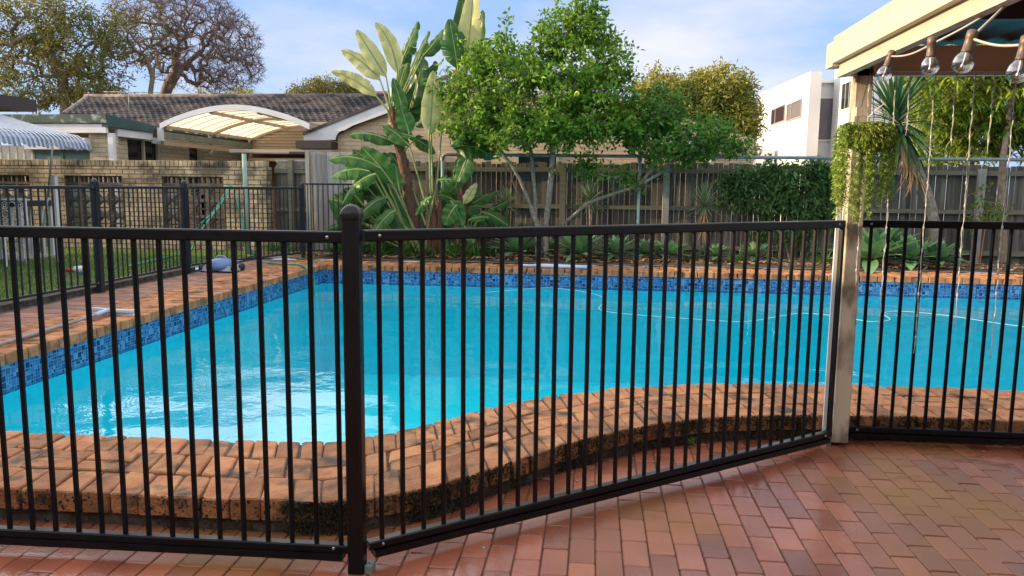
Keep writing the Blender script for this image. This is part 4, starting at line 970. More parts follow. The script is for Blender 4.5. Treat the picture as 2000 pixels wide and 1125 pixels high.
# little things on the patio
k = MB(); p = G(945, 1072, .0); k.lathe(p, [(0,.0),(.008,0),(.0085,.004),(.006,.009),(0,.010)], 10); tag(k.build('bottle_cap', mat('grey_blue_cap', (.22,.34,.36), rough=.4)), 'small grey-blue cap lying on the patio pavers', 'bottle cap')
wp_ = G(1355, 868, .01); wd = empty('weed', wp_, 'small green weed growing between the coping wall and the patio', 'weed')
k = MB(); p = Vector(wp_)
for i in range(26):
    a = rr(0, 6.28); e = rr(.1, 1.3); d = Vector((math.cos(a)*math.cos(e), math.sin(a)*math.cos(e), math.sin(e))); s_ = d.orthogonal().normalized()*.006; l_ = rr(.02,.05); q = p+d*rr(0,.03); k.poly([q, q+d*l_*.5+s_, q+d*l_, q+d*l_*.5-s_], rr())
k.build('leaves', m_spider, wd)
k = MB(); k.tube([p, p+Vector((0,0,.04))], .002, 4); k.build('stem', m_stem, wd)
k = MB()
for i in range(70):
    x = rr(-1, 4.5); y = outer_y(x)-abs(random.gauss(0, .16))-.01 if rr() < .7 else rr(2.3, 4.2); 
    if y > outer_y(x): continue
    a = rr(0, 6.28); l_ = rr(.006, .02); u = Vector((math.cos(a), math.sin(a), rr(-.1,.25)))*l_; v_ = Vector((-math.sin(a), math.cos(a), 0))*l_*.35; q = Vector((x, y, .006)); k.poly([q-u, q+v_, q+u, q-v_], rr())
for (x0, y0, ln, an_) in ((1.9,4.33,.35,-.3),(2.0,4.28,.3,-.15),(1.55,3.95,.16,.2),(2.25,3.4,.22,-.6),(2.15,4.36,.2,.1)):
    k.tube([(x0+ln*t*math.cos(an_), y0+ln*t*math.sin(an_)+.02*math.sin(3*t), .006+.006*t) for t in (0,.25,.5,.75,1)], .0018, 4)
tag(k.build('leaf_debris', m_litter), 'scattered dry twigs and leaf scraps on the patio pavers', 'leaf litter', kind='stuff')

frame(False)
# ================================================================== vegetation tools
UPV = Vector((0, 0, 1))
def rdir(zb=0.): 
    v = Vector((random.gauss(0,1), random.gauss(0,1), random.gauss(0,1)+zb)); return v.normalized()
def leaf(mb, p, d, l, w_, r=None, mi=0, droop=.15):
    s_ = d.cross(rdir()).normalized()*w_*.5; t = p+d*l; t.z -= droop*l; m_ = p+d*(l*.45); n_ = s_.cross(d).normalized()*w_*.18
    b = len(mb.v); mb.v += [tuple(p), tuple(m_+s_+n_), tuple(t), tuple(m_-s_+n_)]; r = rr() if r is None else r
    mb.f += [(b, b+1, b+2), (b, b+2, b+3)]; mb.r += [r, r]; mb.mi += [mi, mi]; mb.sm += [False, False]
def blob(px, py, rx, ry, y, dy, n, hollow=.45):
    out = []; c = P(px, py, y); sx = rx/F*y; sz = ry/F*y
    for i in range(n):
        d = rdir(); t = (hollow**3+(1-hollow**3)*rr())**(1/3); out.append(c+Vector((d.x*sx, d.y*dy, d.z*sz))*t)
    return out
def skeleton(trunks, targets, step=.25, jit=.05, rise=.0, tip=.004, power=.42, cost=0.0):
    """grow branches from trunk polylines to the targets; returns nodes, parents, radii"""
    pos = []; par = []; dep = []
    for tr in trunks:
        for i, p in enumerate(tr):
            if i == 0: pos.append(Vector(p)); par.append(-1); dep.append(0)
            else: pos.append(Vector(p)); par.append(len(pos)-2); dep.append(dep[-1]+(pos[-1]-pos[-2]).length)
    nt_ = len(pos)
    order = sorted(targets, key=lambda t: min((t-pos[i]).length for i in range(nt_)))
    arr = np.zeros((len(pos)+len(targets)*30, 3)); arr[:len(pos)] = [tuple(p) for p in pos]
    dd = np.zeros(len(arr)); dd[:len(pos)] = dep
    tips = []
    for t in order:
        n = len(pos); a = arr[:n]; d = np.sqrt(((a-np.array(t))**2).sum(1))+cost*dd[:n]
        i = int(d.argmin()); p0 = pos[i]; L_ = (t-p0).length
        if L_ < step*.3: tips.append(i); continue
        k = max(1, min(25, int(L_/step))); cur = i; c1 = p0+(t-p0)*.5+Vector((0,0,rise*L_))+rdir()*L_*.08
        for j in range(1, k+1):
            u = j/k; q = (1-u)**2*p0+2*u*(1-u)*c1+u*u*t
            if j < k: q = q+rdir()*jit*step*2
            pos.append(q); par.append(cur); arr[len(pos)-1] = tuple(q); dd[len(pos)-1] = dd[cur]+(q-pos[cur]).length; cur = len(pos)-1
        tips.append(cur)
    cnt = [0]*len(pos); 
    for t in tips: cnt[t] += 1
    for i in range(len(pos)-1, -1, -1):
        if par[i] >= 0: cnt[par[i]] += cnt[i]
    rad = [tip*max(1, c)**power for c in cnt]
    return pos, par, rad, tips
def limbs(mb, sk, trunk_n=None, rmin=None, sides=5, rmax=None):
    pos, par, rad, tips = sk; ch = [[] for _ in pos]
    for i, p in enumerate(par):
        if p >= 0: ch[p].append(i)
    if rmax: rad = [min(x, rmax) for x in rad]
    st = [(i, None) for i, p in enumerate(par) if p < 0]
    while st:
        i, pre = st.pop(); chain = [i] if pre is None else [pre, i]; cur = i
        while ch[cur]:
            nx = max(ch[cur], key=lambda c: rad[c])
            for c in ch[cur]:
                if c != nx: st.append((c, cur))
            chain.append(nx); cur = nx
        if len(chain) > 1:
            rl = [rad[c] for c in chain]
            if pre is not None: rl[0] = min(rl[0], rl[1]*1.3)
            mb.tube([pos[c] for c in chain], rl, sides if rl[0] > .012 else 3, cap=False, r=rr())
def leafing(mb, sk, n, spread, l, w_, zb=0., droop=.15, back=2, mi=0, clump=True):
    pos, par, rad, tips = sk
    for t in tips:
        cr = rr() if clump else None; c = t
        for b in range(back+1):
            d0 = (pos[c]-pos[par[c]]).normalized() if par[c] >= 0 else UPV
            for i in range(n if b == 0 else max(1, n//2)):
                p = pos[c]+rdir()*spread*rr()**.5
                leaf(mb, p, (rdir()+d0*.6+UPV*zb).normalized(), l*rr(.6,1.15), w_*rr(.7,1.1), None if cr is None else min(1, max(0, cr*.55+rr()*.45)), mi, droop)
            if par[c] >= 0: c = par[c]
            else: break
def plant(name, loc, label, cat, group=None): return empty(name, loc, label, cat, group)

# ================================================================== citrus tree with one ripe lemon
lt = plant('lemon_tree', P(1052, 500, 12.95), 'dense green citrus tree with forked pale trunks and one yellow lemon', 'tree')
Y0 = 12.95
def PL(px, py, dy=0.): return P(px, py, Y0+dy)
tr1 = [PL(1052,512), PL(1050,440), PL(1038,405,.0), PL(1015,350,-.1), PL(998,320,-.15), PL(980,300,-.2)]
tr2 = [PL(1046,430,.03), PL(1046,385,.05), PL(1041,340,.1), PL(1038,300,.15), PL(1030,270,.2)]
tr3 = [PL(1066,512,.05), PL(1066,440,.05), PL(1071,400,.02), PL(1077,340,0), PL(1080,290,0), PL(1088,262,0), PL(1105,220,.05)]
tr4 = [PL(1030,395,-.02), PL(1008,372,-.1), PL(1000,352,-.15), PL(1006,335,-.1)]
tg = []
for a in ((1000,258,85,34,.9,36),(1120,268,62,30,.8,26),(905,245,48,48,.7,26),(1180,240,50,40,.7,26),(1055,190,125,85,1.1,185),(1110,130,95,85,.9,140),(985,150,80,75,.8,115),(1175,190,60,70,.8,90),(925,215,60,70,.7,80),(1130,245,85,48,.8,90),(1000,245,90,45,.9,80),(1140,55,45,60,.5,60),(1085,70,42,50,.5,46),(1195,120,36,46,.5,30),(950,110,45,40,.5,36),(1215,235,32,38,.5,30),(880,185,36,52,.5,36)):
    tg += blob(a[0], a[1], a[2], a[3], Y0, a[4], a[5])
for (x, y0, y1) in ((1082,60,-8),(1148,40,-8),(1160,60,0),(1178,80,30),(985,95,35),(1230,150,95),(905,120,70),(1130,50,8),(1205,160,70),(1240,200,140)):
    for i in range(5): tg.append(PL(x+rr(-6,6), y0+(y1-y0)*i/4, rr(-.2,.2)))
sk = skeleton([tr1, tr2, tr3, tr4], tg, step=.13, jit=.06, rise=.06, tip=.0042, power=.38)
k = MB(); limbs(k, sk, sides=7, rmax=.05)
for tr in (tr1, tr3): k.tube(tr[:3], [.055,.05,.044], 8, cap=False)
k.build('trunk', m_barkgrey, lt)
k = MB(); leafing(k, sk, 9, .14, .11, .055, zb=.3, back=2)
k.build('crown', m_lemon, lt)
k = MB(); p = P(1127, 183, Y0-1.0); k.lathe(p, [(0,-.042),(.022,-.034),(.036,-.014),(.038,.006),(.030,.026),(.014,.036),(.006,.041),(0,.043)], 14)
k.build('lemon', mat('ripe_lemon_peel', (.62,.60,.04), (.68,.66,.05), scale=10, rough=.4), lt)
# second, lower tree to its right with a raking limb
l2 = plant('citrus_tree', P(1088, 505, 13.3), 'low spreading green tree on a long raking limb right of the lemon tree', 'tree')
Y0 = 13.3
t1 = [PL(1085,512), PL(1092,455), PL(1100,437), PL(1150,396,-.1), PL(1200,378,-.1), PL(1245,364,-.1), PL(1290,338,-.05), PL(1318,310)]
t2 = [PL(1245,364,-.1), PL(1275,330,0), PL(1285,300,.1)]
tg = []
for a in ((1325,262,98,42,.8,105),(1265,228,64,50,.7,70),(1385,264,56,34,.6,50),(1300,205,45,30,.5,40),(1225,250,42,48,.6,46),(1440,285,22,14,.3,14),(1320,300,70,18,.4,36)):
    tg += blob(a[0], a[1], a[2], a[3], Y0, a[4], a[5])
for a in ((1150,328,26,16,.2,10),(1230,350,22,14,.2,7),(1205,345,40,14,.2,6),(1135,325,18,14,.2,5)): tg += blob(a[0], a[1], a[2], a[3], Y0-.2, a[4], a[5])
sk = skeleton([t1, t2], tg, step=.15, jit=.06, rise=.05, tip=.004, power=.38)
k = MB(); limbs(k, sk, sides=6, rmax=.04); k.build('trunk', m_barkgrey, l2)
k = MB(); leafing(k, sk, 11, .17, .10, .05, zb=.1, back=2); k.build('crown', m_lemon2, l2)

# ================================================================== giant white bird of paradise clumps
def paddle(mb, base, tip, width, bow=(0,0,.0), nrm=(0,-1,.2), tear=.25, fold=.25, droop=.25, r=.5, mi=0, n=18, stalk_mi=None):
    base, tip, nrm = Vector(base), Vector(tip), Vector(nrm).normalized(); bow = Vector(bow); L_ = (tip-base).length
    c = (base+tip)/2+bow*L_*2
    Q = lambda t: (1-t)**2*base+2*t*(1-t)*c+t*t*tip
    def wd(t): return width*.5*min(1, (t*5.5)**.6)*max(0, (1-max(0, t-.45)/.55)**.55 if t < 1 else 0)
    for sd in (-1, 1):
        i = 0
        while i < n:
            g = n-i if random.random() > tear*2.2 else random.randint(1, 4); g = min(g, n-i) if tear > 0 else n-i
            if tear > 0 and g == n-i and g > 6: g = random.randint(4, 7)
            dr = droop*rr(.7,1.3)+(.35*rr() if tear > .3 else 0); sc = rr(.86,1.04) if tear > .15 else 1; gap = .18*tear/n if tear > 0 else 0
            rows = []
            for j in range(g+1):
                t = (i+j)/n; te = t+(gap if j == 0 else -gap if j == g else 0); q = Q(t); T = (Q(min(1,t+.02))-Q(max(0,t-.02))).normalized()
                S = T.cross(nrm).normalized()*sd; Nn = S.cross(T).normalized()*sd; 
                if Nn.dot(nrm) < 0: Nn = -Nn
                w_ = wd(min(.999, max(0, te)))*sc
                rip = .012*math.sin(t*90+sd)
                a = q; b1 = q+S*w_*.5*math.cos(fold)+Nn*(w_*.5*math.sin(fold)+rip*.5)+T*w_*.16; b2 = q+S*w_*math.cos(fold-dr)+Nn*(w_*math.sin(fold-dr*1.4)+rip)+T*w_*.34*(1 if tear < .3 else 1.3); b2.z -= w_*dr*.25
                rows.append((a, b1, b2))
            b = len(mb.v)
            for row in rows: mb.v += [tuple(x) for x in row]
            rv = min(1, max(0, r+rr(-.15,.15)))
            for j in range(g):
                for e in (0, 1):
                    f = (b+j*3+e, b+j*3+e+1, b+(j+1)*3+e+1, b+(j+1)*3+e); mb.face(f if sd < 0 else f[::-1], rv, mi, True)
            i += g
    pts = [Q(t/8) for t in range(9)]; mb.tube(pts, [.016*(1-t/9)+.003 for t in range(9)], 5, mi=stalk_mi if stalk_mi is not None else mi, cap=False, r=.7)
def stalk(mb, a, b, r0=.022, r1=.014, bow=(0,0,0), mi=1, sheath=0):
    a, b = Vector(a), Vector(b); c = (a+b)/2+Vector(bow)*(b-a).length; pts = [(1-t)**2*a+2*t*(1-t)*c+t*t*b for t in [i/8 for i in range(9)]]
    mb.tube(pts, [r0+(r1-r0)*i/8 for i in range(9)], 6, cap=False, mi=mi, r=rr())
def strel(name, Y0, label, trunks, leaves, group=None, extra=()):
    b0 = trunks[0][0]; root = plant(name, P(b0[0], b0[1], Y0), label, 'plant', group)
    for tr in trunks:
        pts = [P(a, b, Y0+(c if len(q) == 4 else 0)) for q in tr for a, b, r_, *rest in [q] for c in [rest[0] if rest else 0]]; rad = [q[2] for q in tr]
        k = MB(); k.tube(pts, rad, 9, cap=True)
        for i in range(len(pts)-1):      # old leaf sheaths
            for j in range(7):
                t = rr(); p = pts[i].lerp(pts[i+1], t); r_ = rad[i]+(rad[i+1]-rad[i])*t; a = rr(0, 6.28); o = Vector((math.cos(a), math.sin(a), 0)); d = (pts[i+1]-pts[i]).normalized(); s_ = o.cross(UPV)
                q = p+o*r_*.9; l_ = rr(.12,.26); k.poly([q-s_*.04, q+s_*.04, q+d*l_+o*.035+s_*.012, q+d*l_+o*.035-s_*.012], rr())
        k.build('trunk', m_barkred, root)
    for lf in list(leaves)+list(extra):
        k = MB(); Yl = Y0+lf.get('dy', 0); hs = P(*lf['h'], Y0+lf.get('hy', 0)) if 'h' in lf else None; a, b = P(*lf['a'], Yl), P(*lf['b'], Yl+lf.get('by', 0))
        mats = [m_strelp if lf.get('pale') else m_strel, m_stem]
        if hs is not None: stalk(k, hs, a, lf.get('sr', .022), .013, lf.get('sb', (0,0,0)))
        paddle(k, a, b, lf['w']/F*Yl, lf.get('bow', (0,0,0)), lf.get('n', (0,-1,.25)), lf.get('tear', .2)*1.25, lf.get('fold', .22), lf.get('droop', .2), lf.get('r', .5), 0, stalk_mi=1)
        k.build('leaf', mats, root)
    return root
S1 = [[(812,500,.10),(807,430,.10),(798,385,.095),(791,336,.09),(781,290,.085),(774,250,.08),(768,222,.06)]]
hd = (767, 228)
lv = [
 dict(h=hd,a=(735,187),b=(648,140),w=30,pale=1,tear=.75,n=(.1,-1,-.3),bow=(0,0,.07),r=.8),
 dict(h=hd,a=(742,156),b=(667,98),w=34,pale=1,tear=.45,n=(.2,-1,.1),bow=(0,0,.08),r=.9),
 dict(h=hd,a=(754,150),b=(697,58),w=34,pale=1,tear=.12,n=(.3,-1,.0),bow=(-.02,0,.03),r=1),
 dict(h=hd,a=(776,143),b=(733,44),w=33,pale=1,tear=.10,n=(.3,-1,0),bow=(.07,0,.07),r=.95),
 dict(h=hd,a=(781,128),b=(817,42),w=30,tear=.4,n=(-.4,-1,.1),bow=(.0,0,-.02),r=.3,dy=.2),
 dict(h=hd,a=(826,110),b=(866,58),w=30,tear=.3,n=(-.5,-1,.0),bow=(.02,0,-.02),r=.25,dy=.35),
 dict(h=hd,a=(800,150),b=(838,60),w=28,tear=.4,n=(-.6,-.8,.1),r=.3,dy=.4),
 dict(h=hd,a=(790,222),b=(768,152),w=27,tear=.1,n=(.4,-1,0),r=.5,dy=-.1),
 dict(h=hd,a=(800,215),b=(828,115),w=56,tear=.3,n=(-.5,-1,.1),r=.05,dy=.25),
 dict(h=(770,260),a=(790,250),b=(828,150),w=50,tear=.2,n=(.5,-1,.1),r=.0,dy=.3),
 dict(h=(778,285),a=(772,280),b=(678,264),w=26,tear=.35,n=(0,-.5,1),bow=(0,0,.10),r=.5,dy=-.1,droop=.7),
 dict(h=(785,290),a=(800,262),b=(782,205),w=36,tear=.1,n=(.2,-1,.1),r=.7,dy=-.2),
 dict(h=(785,300),a=(812,268),b=(775,258),w=24,tear=.2,n=(0,-.6,1),r=.8,dy=-.2),
 dict(h=(788,330),a=(778,322),b=(742,300),w=32,tear=.3,n=(.2,-1,.5),r=.35,dy=.1),
]
strel('bird_of_paradise', 13.0, 'tall leaning trunked plant with cream paddle leaves fanned at its top, left clump', S1, lv, extra=[dict(h=(772,240), a=(785,235), b=(820,175), w=44, tear=.4, n=(-.4,-1,.2), r=.1, dy=.3), dict(h=(775,260), a=(800,270), b=(850,300), w=30, tear=.3, n=(0,-1,.6), r=.2, dy=.3, bow=(0,0,.1)), dict(h=(775,250), a=(760,240), b=(800,100), w=40, tear=.5, n=(-.3,-1,.1), r=.15, dy=.45), dict(h=(770,235), a=(815,180), b=(852,120), w=34, tear=.5, n=(-.3,-1,.1), r=.4, dy=.5)])
hd = (845, 500)
S2 = [[(850,505,.07),(848,430,.06),(843,395,.05)],[(835,505,.07),(838,450,.06),(838,400,.04)],[(862,505,.06),(860,430,.05),(858,390,.035)]]
lv = [
 dict(h=(842,400),a=(838,263),b=(846,138),w=40,pale=1,tear=.05,n=(.1,-1,0),r=.75,dy=-.15,bow=(.01,0,0)),
 dict(h=(846,400),a=(842,262),b=(862,160),w=34,tear=.1,n=(-.3,-1,.1),r=.6,dy=.05),
 dict(h=(850,400),a=(863,250),b=(893,198),w=44,pale=1,tear=.1,n=(-.2,-1,0),r=.55,dy=-.1),
 dict(h=(838,420),a=(800,285),b=(748,245),w=32,tear=.3,n=(.2,-.8,.7),r=.6,dy=-.2,bow=(0,0,.06)),
 dict(h=(832,440),a=(795,340),b=(760,298),w=30,tear=.3,n=(.3,-1,.3),r=.3,dy=.1),
 dict(h=(838,430),a=(855,352),b=(888,352),w=18,tear=.3,n=(0,-.8,.6),r=.8,dy=-.3,bow=(0,0,.05)),
 dict(h=(826,480),a=(766,358),b=(706,288),w=50,tear=.15,n=(-.4,-1,.3),r=.75,dy=-.35,bow=(.02,0,.03)),
 dict(h=(812,490),a=(745,330),b=(641,312),w=34,tear=.3,n=(0,-.6,.9),r=.7,dy=-.35,bow=(0,0,.12),droop=.5),
 dict(h=(812,490),a=(722,335),b=(646,347),w=34,tear=.6,n=(0,-.5,1),r=.85,dy=-.45,bow=(0,0,.12),droop=.6),
 dict(h=(812,490),a=(735,340),b=(668,400),w=34,tear=.45,n=(-.5,-.8,.6),r=.8,dy=-.5,bow=(-.02,0,.14),droop=.4),
 dict(h=(815,490),a=(760,385),b=(690,440),w=34,tear=.3,n=(-.3,-.8,.8),r=.3,dy=-.3,bow=(0,0,.14),droop=.5),
 dict(h=(815,495),a=(775,410),b=(722,470),w=32,tear=.2,n=(-.4,-1,.3),r=.35,dy=-.4,bow=(0,0,.12)),
 dict(h=(818,495),a=(790,430),b=(735,345),w=40,tear=.2,n=(.3,-1,.3),r=.1,dy=-.1),
 dict(h=(820,495),a=(805,455),b=(740,395),w=42,tear=.3,n=(.2,-1,.4),r=.12,dy=-.2),
 dict(h=(830,495),a=(843,385),b=(812,420),w=26,tear=.3,n=(0,-.8,.7),r=.7,dy=-.45,bow=(0,0,.14)),
 dict(h=(822,495),a=(780,372),b=(772,322),w=22,tear=.2,n=(.4,-1,.2),r=.6,dy=-.3),
]
def fill(n, hx, hy, x0, x1, y0, y1, dy0, dy1, w0=24, w1=46):
    out = []
    for i in range(n):
        x, y = rr(x0, x1), rr(y0, y1); s_ = 1 if x > hx else -1; l_ = rr(45, 85); a = R(rr(-35, 60))
        out.append(dict(h=(hx+rr(-12,12), hy), a=(x, y), b=(x+s_*l_*math.cos(a), y-l_*math.sin(a)+rr(0,20)), w=rr(w0,w1), tear=rr(.2,.6), n=(rr(-.5,.5),-1,rr(.1,.9)), bow=(0,0,rr(.03,.14)), r=rr(0,.9), dy=rr(dy0,dy1), droop=rr(.2,.5), sr=.018))
    return out
strel('bird_of_paradise', 12.95, 'stout green stalks with one pale upright paddle leaf, middle clump of the three', S2, lv, extra=fill(16, 820, 498, 690, 800, 380, 470, -.1, .5)+fill(5, 850, 495, 850, 900, 400, 470, .1, .4)+fill(7, 820, 480, 700, 800, 320, 390, .1, .5))
S3 = [[(898,505,.10),(900,440,.10),(903,380,.10),(904,320,.10),(903,260,.095),(902,215,.09),(902,180,.06)]]
lv = [
 dict(h=(902,190),a=(911,140),b=(926,-35),w=46,pale=1,tear=.08,n=(-.1,-1,0),r=.95,dy=-.05,fold=.5),
 dict(h=(902,190),a=(896,132),b=(905,-20),w=36,tear=.1,n=(.4,-1,0),r=.35,dy=.25),
 dict(h=(902,190),a=(922,150),b=(943,20),w=38,tear=.15,n=(-.5,-1,0),r=.2,dy=.25),
 dict(h=(902,190),a=(895,134),b=(878,38),w=52,tear=.95,n=(.1,-1,0),r=.55,dy=-.15,pale=0),
 dict(h=(902,190),a=(897,190),b=(893,125),w=32,pale=1,tear=.5,n=(.2,-1,0),r=.5,dy=-.1),
 dict(h=(904,250),a=(885,290),b=(950,300),w=60,tear=.1,n=(0,-.8,.7),r=.0,dy=-.2,bow=(0,0,.14)),
 dict(h=(905,300),a=(917,296),b=(888,368),w=46,tear=.1,n=(-.3,-1,.2),r=.35,dy=-.25),
 dict(h=(905,290),a=(880,285),b=(920,250),w=24,tear=.2,n=(0,-1,.5),r=.8,dy=-.35),
 dict(h=(900,470),a=(905,398),b=(931,357),w=20,pale=1,tear=.1,n=(-.2,-1,.1),r=.3,dy=-.3),
 dict(h=(895,480),a=(880,392),b=(905,440),w=34,tear=.2,n=(0,-1,.3),r=.7,dy=-.45,bow=(0,0,.1)),
 dict(h=(895,490),a=(893,400),b=(868,440),w=40,tear=.2,n=(0,-1,.4),r=.75,dy=-.5,bow=(0,0,.1)),
 dict(h=(905,490),a=(915,430),b=(955,425),w=26,tear=.2,n=(0,-.6,.9),r=.4,dy=-.3,bow=(0,0,.08)),
 dict(h=(900,490),a=(905,440),b=(925,475),w=28,tear=.2,n=(0,-1,.4),r=.4,dy=-.4,bow=(0,0,.1)),
]
strel('bird_of_paradise', 13.1, 'brown-trunked paddle-leaved plant with tall cream leaves rising beside the lemon tree, right clump', S3, lv, extra=fill(8, 900, 495, 870, 950, 385, 460, .0, .4, 18, 34)+fill(5, 904, 300, 880, 930, 230, 300, .1, .5))

# rosettes
def blade(mb, base, d, l, w_, curl=.3, r=None, n=5, thick=True, mi=0, vee=.25):
    d = d.normalized(); s_ = d.cross(UPV); s_ = s_.normalized() if s_.length > .05 else Vector((1,0,0)); r = rr() if r is None else r; b = len(mb.v); up = s_.cross(d).normalized()
    for i in range(n+1):
        t = i/n; q = base+d*l*t+up*(-curl*l*t*t); wv = w_*.5*(.55+1.6*t*(1-t)*1.1 if t < .55 else (.55+1.6*.55*.45*1.1)*max(.02, 1-((t-.55)/.45)**1.5))
        mb.v += [tuple(q-s_*wv+up*wv*vee), tuple(q), tuple(q+s_*wv+up*wv*vee)]
    for i in range(n):
        for e in (0, 1): mb.face((b+i*3+e, b+i*3+e+1, b+(i+1)*3+e+1, b+(i+1)*3+e), r, mi, True)
def rosette(name, p, label, cat, m_, n=26, l=.4, w_=.09, e0=80, e1=5, curl=.12, group=None, stem=0, part='leaves'):
    root = plant(name, p, label, cat, group); k = MB(); c = Vector(p)+Vector((0,0,stem))
    for i in range(n):
        t = i/n; a = i*2.39996; e = R(e0+(e1-e0)*t**.8+rr(-5,5)); d = Vector((math.cos(a)*math.cos(e), math.sin(a)*math.cos(e), math.sin(e)))
        blade(k, c+Vector((0,0,.02)), d, l*rr(.85,1.1)*(.6+.4*min(1, t*2)), w_*rr(.85,1.1), curl*(.4+t))
    k.build(part, m_, root)
    if stem: k = MB(); k.tube([p, Vector(p)+Vector((0,0,stem*.5)), c], [.035,.03,.03], 7); k.build('stem', m_barkgrey, root)
    return root
ag = [((1015,497),46,13.15,'blue-green agave rosette behind the left end of the pale blue pool pole'),((1132,495),46,13.1,'large blue-green agave rosette behind the right end of the pale blue pool pole'),
      ((1078,500),26,13.5,'small agave rosette half hidden between the two big agaves by the pale blue pole'),
      ((1203,500),34,13.2,'agave rosette just left of the green-grey upright of the pipe rail'),((1262,502),30,13.25,'small agave just right of the green-grey pipe upright in the middle'),((1308,504),30,13.2,'low agave directly left of the spiky dracaena with the dead-leaf skirt'),
      ((1475,505),28,13.3,'darker low agave under the leafy creeper'),((1398,508),22,13.2,'little agave at the foot of the spiky dracaena'),
      ((1702,492),62,13.0,'largest agave, right beside the cream pergola post'),((1778,505),44,13.0,'bright agave between the pergola post agave and the leaning palm-like trunk'),((1836,508),36,13.05,'yellow-tipped agave right of the leaning palm-like trunk'),((1732,455),34,13.7,'upright agave behind the largest agave, against the fence')]
for (px, py), rp2, yy, lb in ag:
    p = P(px, py, yy); p.z = .33 if yy < 13.6 else .55; l_ = rp2/F*yy
    rosette('agave', p, lb, 'agave', m_agave, n=30, l=l_*1.65, w_=l_*.42, e0=85, e1=-2, group='agaves in the garden bed')
yu = [((988,400),34,13.6,'grey-green yucca rosette against the fence right of the right paddle-leaf clump'),((1152,392),44,13.6,'spiky yucca rosette left of the raking citrus limb'),((1376,402),48,13.4,'bright spiky dracaena head on a short stem under the creeper edge'),((1020,455),24,13.7,'small yucca rosette low against the fence beside the lemon trunks')]
for (px, py), rp2, yy, lb in yu:
    c = P(px, py, yy); l_ = rp2/F*yy; p = Vector((c.x, c.y, .3)); root = plant('yucca', p, lb, 'yucca', 'spiky yuccas along the fence'); k = MB()
    for i in range(85):
        t = i/85; a = i*2.39996; e = R(88-118*t+rr(-8,8)); d = Vector((math.cos(a)*math.cos(e), math.sin(a)*math.cos(e), math.sin(e))); blade(k, c, d, l_*rr(.85,1.2), .026, .10*t+.02, n=4)
    k.build('leaves', m_yucca, root)
    k = MB(); k.tube([p, p.lerp(c, .5)+Vector((.02,0,0)), c], [.03,.025,.025], 6); k.build('stem', m_barkgrey, root)
    if px == 1376:
        k = MB()
        for i in range(60): a = rr(0, 6.28); d = Vector((math.cos(a)*.35, math.sin(a)*.35, -1)).normalized(); blade(k, c+Vector((0,0,-rr(0,.35))), d, rr(.2,.4), .02, -.1, n=3)
        k.build('dead_leaf_skirt', m_dry, root)
# strappy clumps under the paddle leaves
sp = [(650,498,.30),(690,500,.34),(740,500,.34),(768,492,.30),(800,505,.34),(840,508,.30),(880,508,.34),(925,505,.28),(955,500,.22),(560,488,.24),(530,484,.26),(1440,512,.22),(1350,508,.2),(715,470,.4),(770,455,.38),(1610,512,.2),(665,470,.34),(705,450,.3),(745,480,.34),(805,480,.34),(860,480,.36),(905,490,.36),(940,480,.3),(672,505,.24)]
spl = ['strappy green clump beside the pool gate','arching green clump by the front fence post line','strappy clump left under the paddle leaves','dense strappy clump under the leaning trunk','arching strappy clump below the low paddle leaves','strappy clump at the foot of the stout stalks','pale arching clump at the foot of the right trunk','small strappy clump right of the right trunk','little strappy clump beside the first agave','leafy clump in front of the old dark fence','leafy clump against the end of the brick wall','low strappy tuft beneath the creeper, left','low tuft beside the dead-leaf skirt','taller ferny clump behind the domed fence post','taller ferny clump under the big dark leaves','low strappy tuft beneath the creeper, by the pergola post','ferny clump directly right of the pool gate bars','small ferny clump above the gate-side clump','mid clump under the leftmost paddle leaf','strappy clump between the leaning trunk and the stout stalks','strappy clump between stalks and right trunk','strappy clump at the right trunk base, behind the pale one','upper small clump right of the right trunk','lowest tuft next to the coping by the gate']
for (px, py, l_), lb in zip(sp, spl):
    yy = 13.0+rr(-.15,.25) if l_ < .36 else 13.5; p = P(px, py, yy); p.z = .28; root = plant('strappy_plant', p, lb, 'plant', 'strappy plants in the garden bed'); k = MB()
    for i in range(46):
        a = rr(0, 6.28); e = R(rr(20,85)); d = Vector((math.cos(a)*math.cos(e), math.sin(a)*math.cos(e), math.sin(e))); blade(k, p+Vector((rr(-.12,.12), rr(-.08,.08), 0)), d, l_*rr(.7,1.3), .022, rr(.25,.7), n=5)
    k.build('leaves', m_spider, root)

# ================================================================== creeper on the fence
cr = plant('creeper', P(1545, 510, 14.0), 'dark glossy creeper mounded over the paling fence left of the pergola post', 'creeper')
tg = []
for a in ((1470,360,62,26,.12,50),(1520,350,40,34,.2,30),(1560,365,80,45,.14,110),(1610,350,30,30,.12,36),(1450,385,45,24,.12,30),(1510,400,45,22,.12,34),(1590,420,45,30,.12,34),(1560,470,50,30,.1,14),(1490,460,30,26,.1,8),(1440,335,30,16,.1,8),(1500,322,24,12,.12,7),(1575,318,22,14,.12,7),(1600,325,36,14,.1,10),(1420,365,24,20,.1,7),(1640,400,14,50,.1,10),(1530,445,60,16,.1,10)): tg += blob(a[0], a[1], a[2], a[3], 13.95, a[4], a[5], .1)
Y0 = 14.0
sk = skeleton([[PL(1545,515), PL(1555,470), PL(1550,430), PL(1560,400)], [PL(1545,515), PL(1530,470), PL(1500,430)], [PL(1570,515), PL(1566,460), PL(1575,420), PL(1570,390)]], tg, step=.12, tip=.004, power=.36)
k = MB(); limbs(k, sk, sides=5, rmax=.022); k.build('stems', m_bark, cr)
k = MB(); leafing(k, sk, 10, .12, .10, .055, zb=-.1, back=1, droop=.4); k.build('foliage', m_creeper, cr)

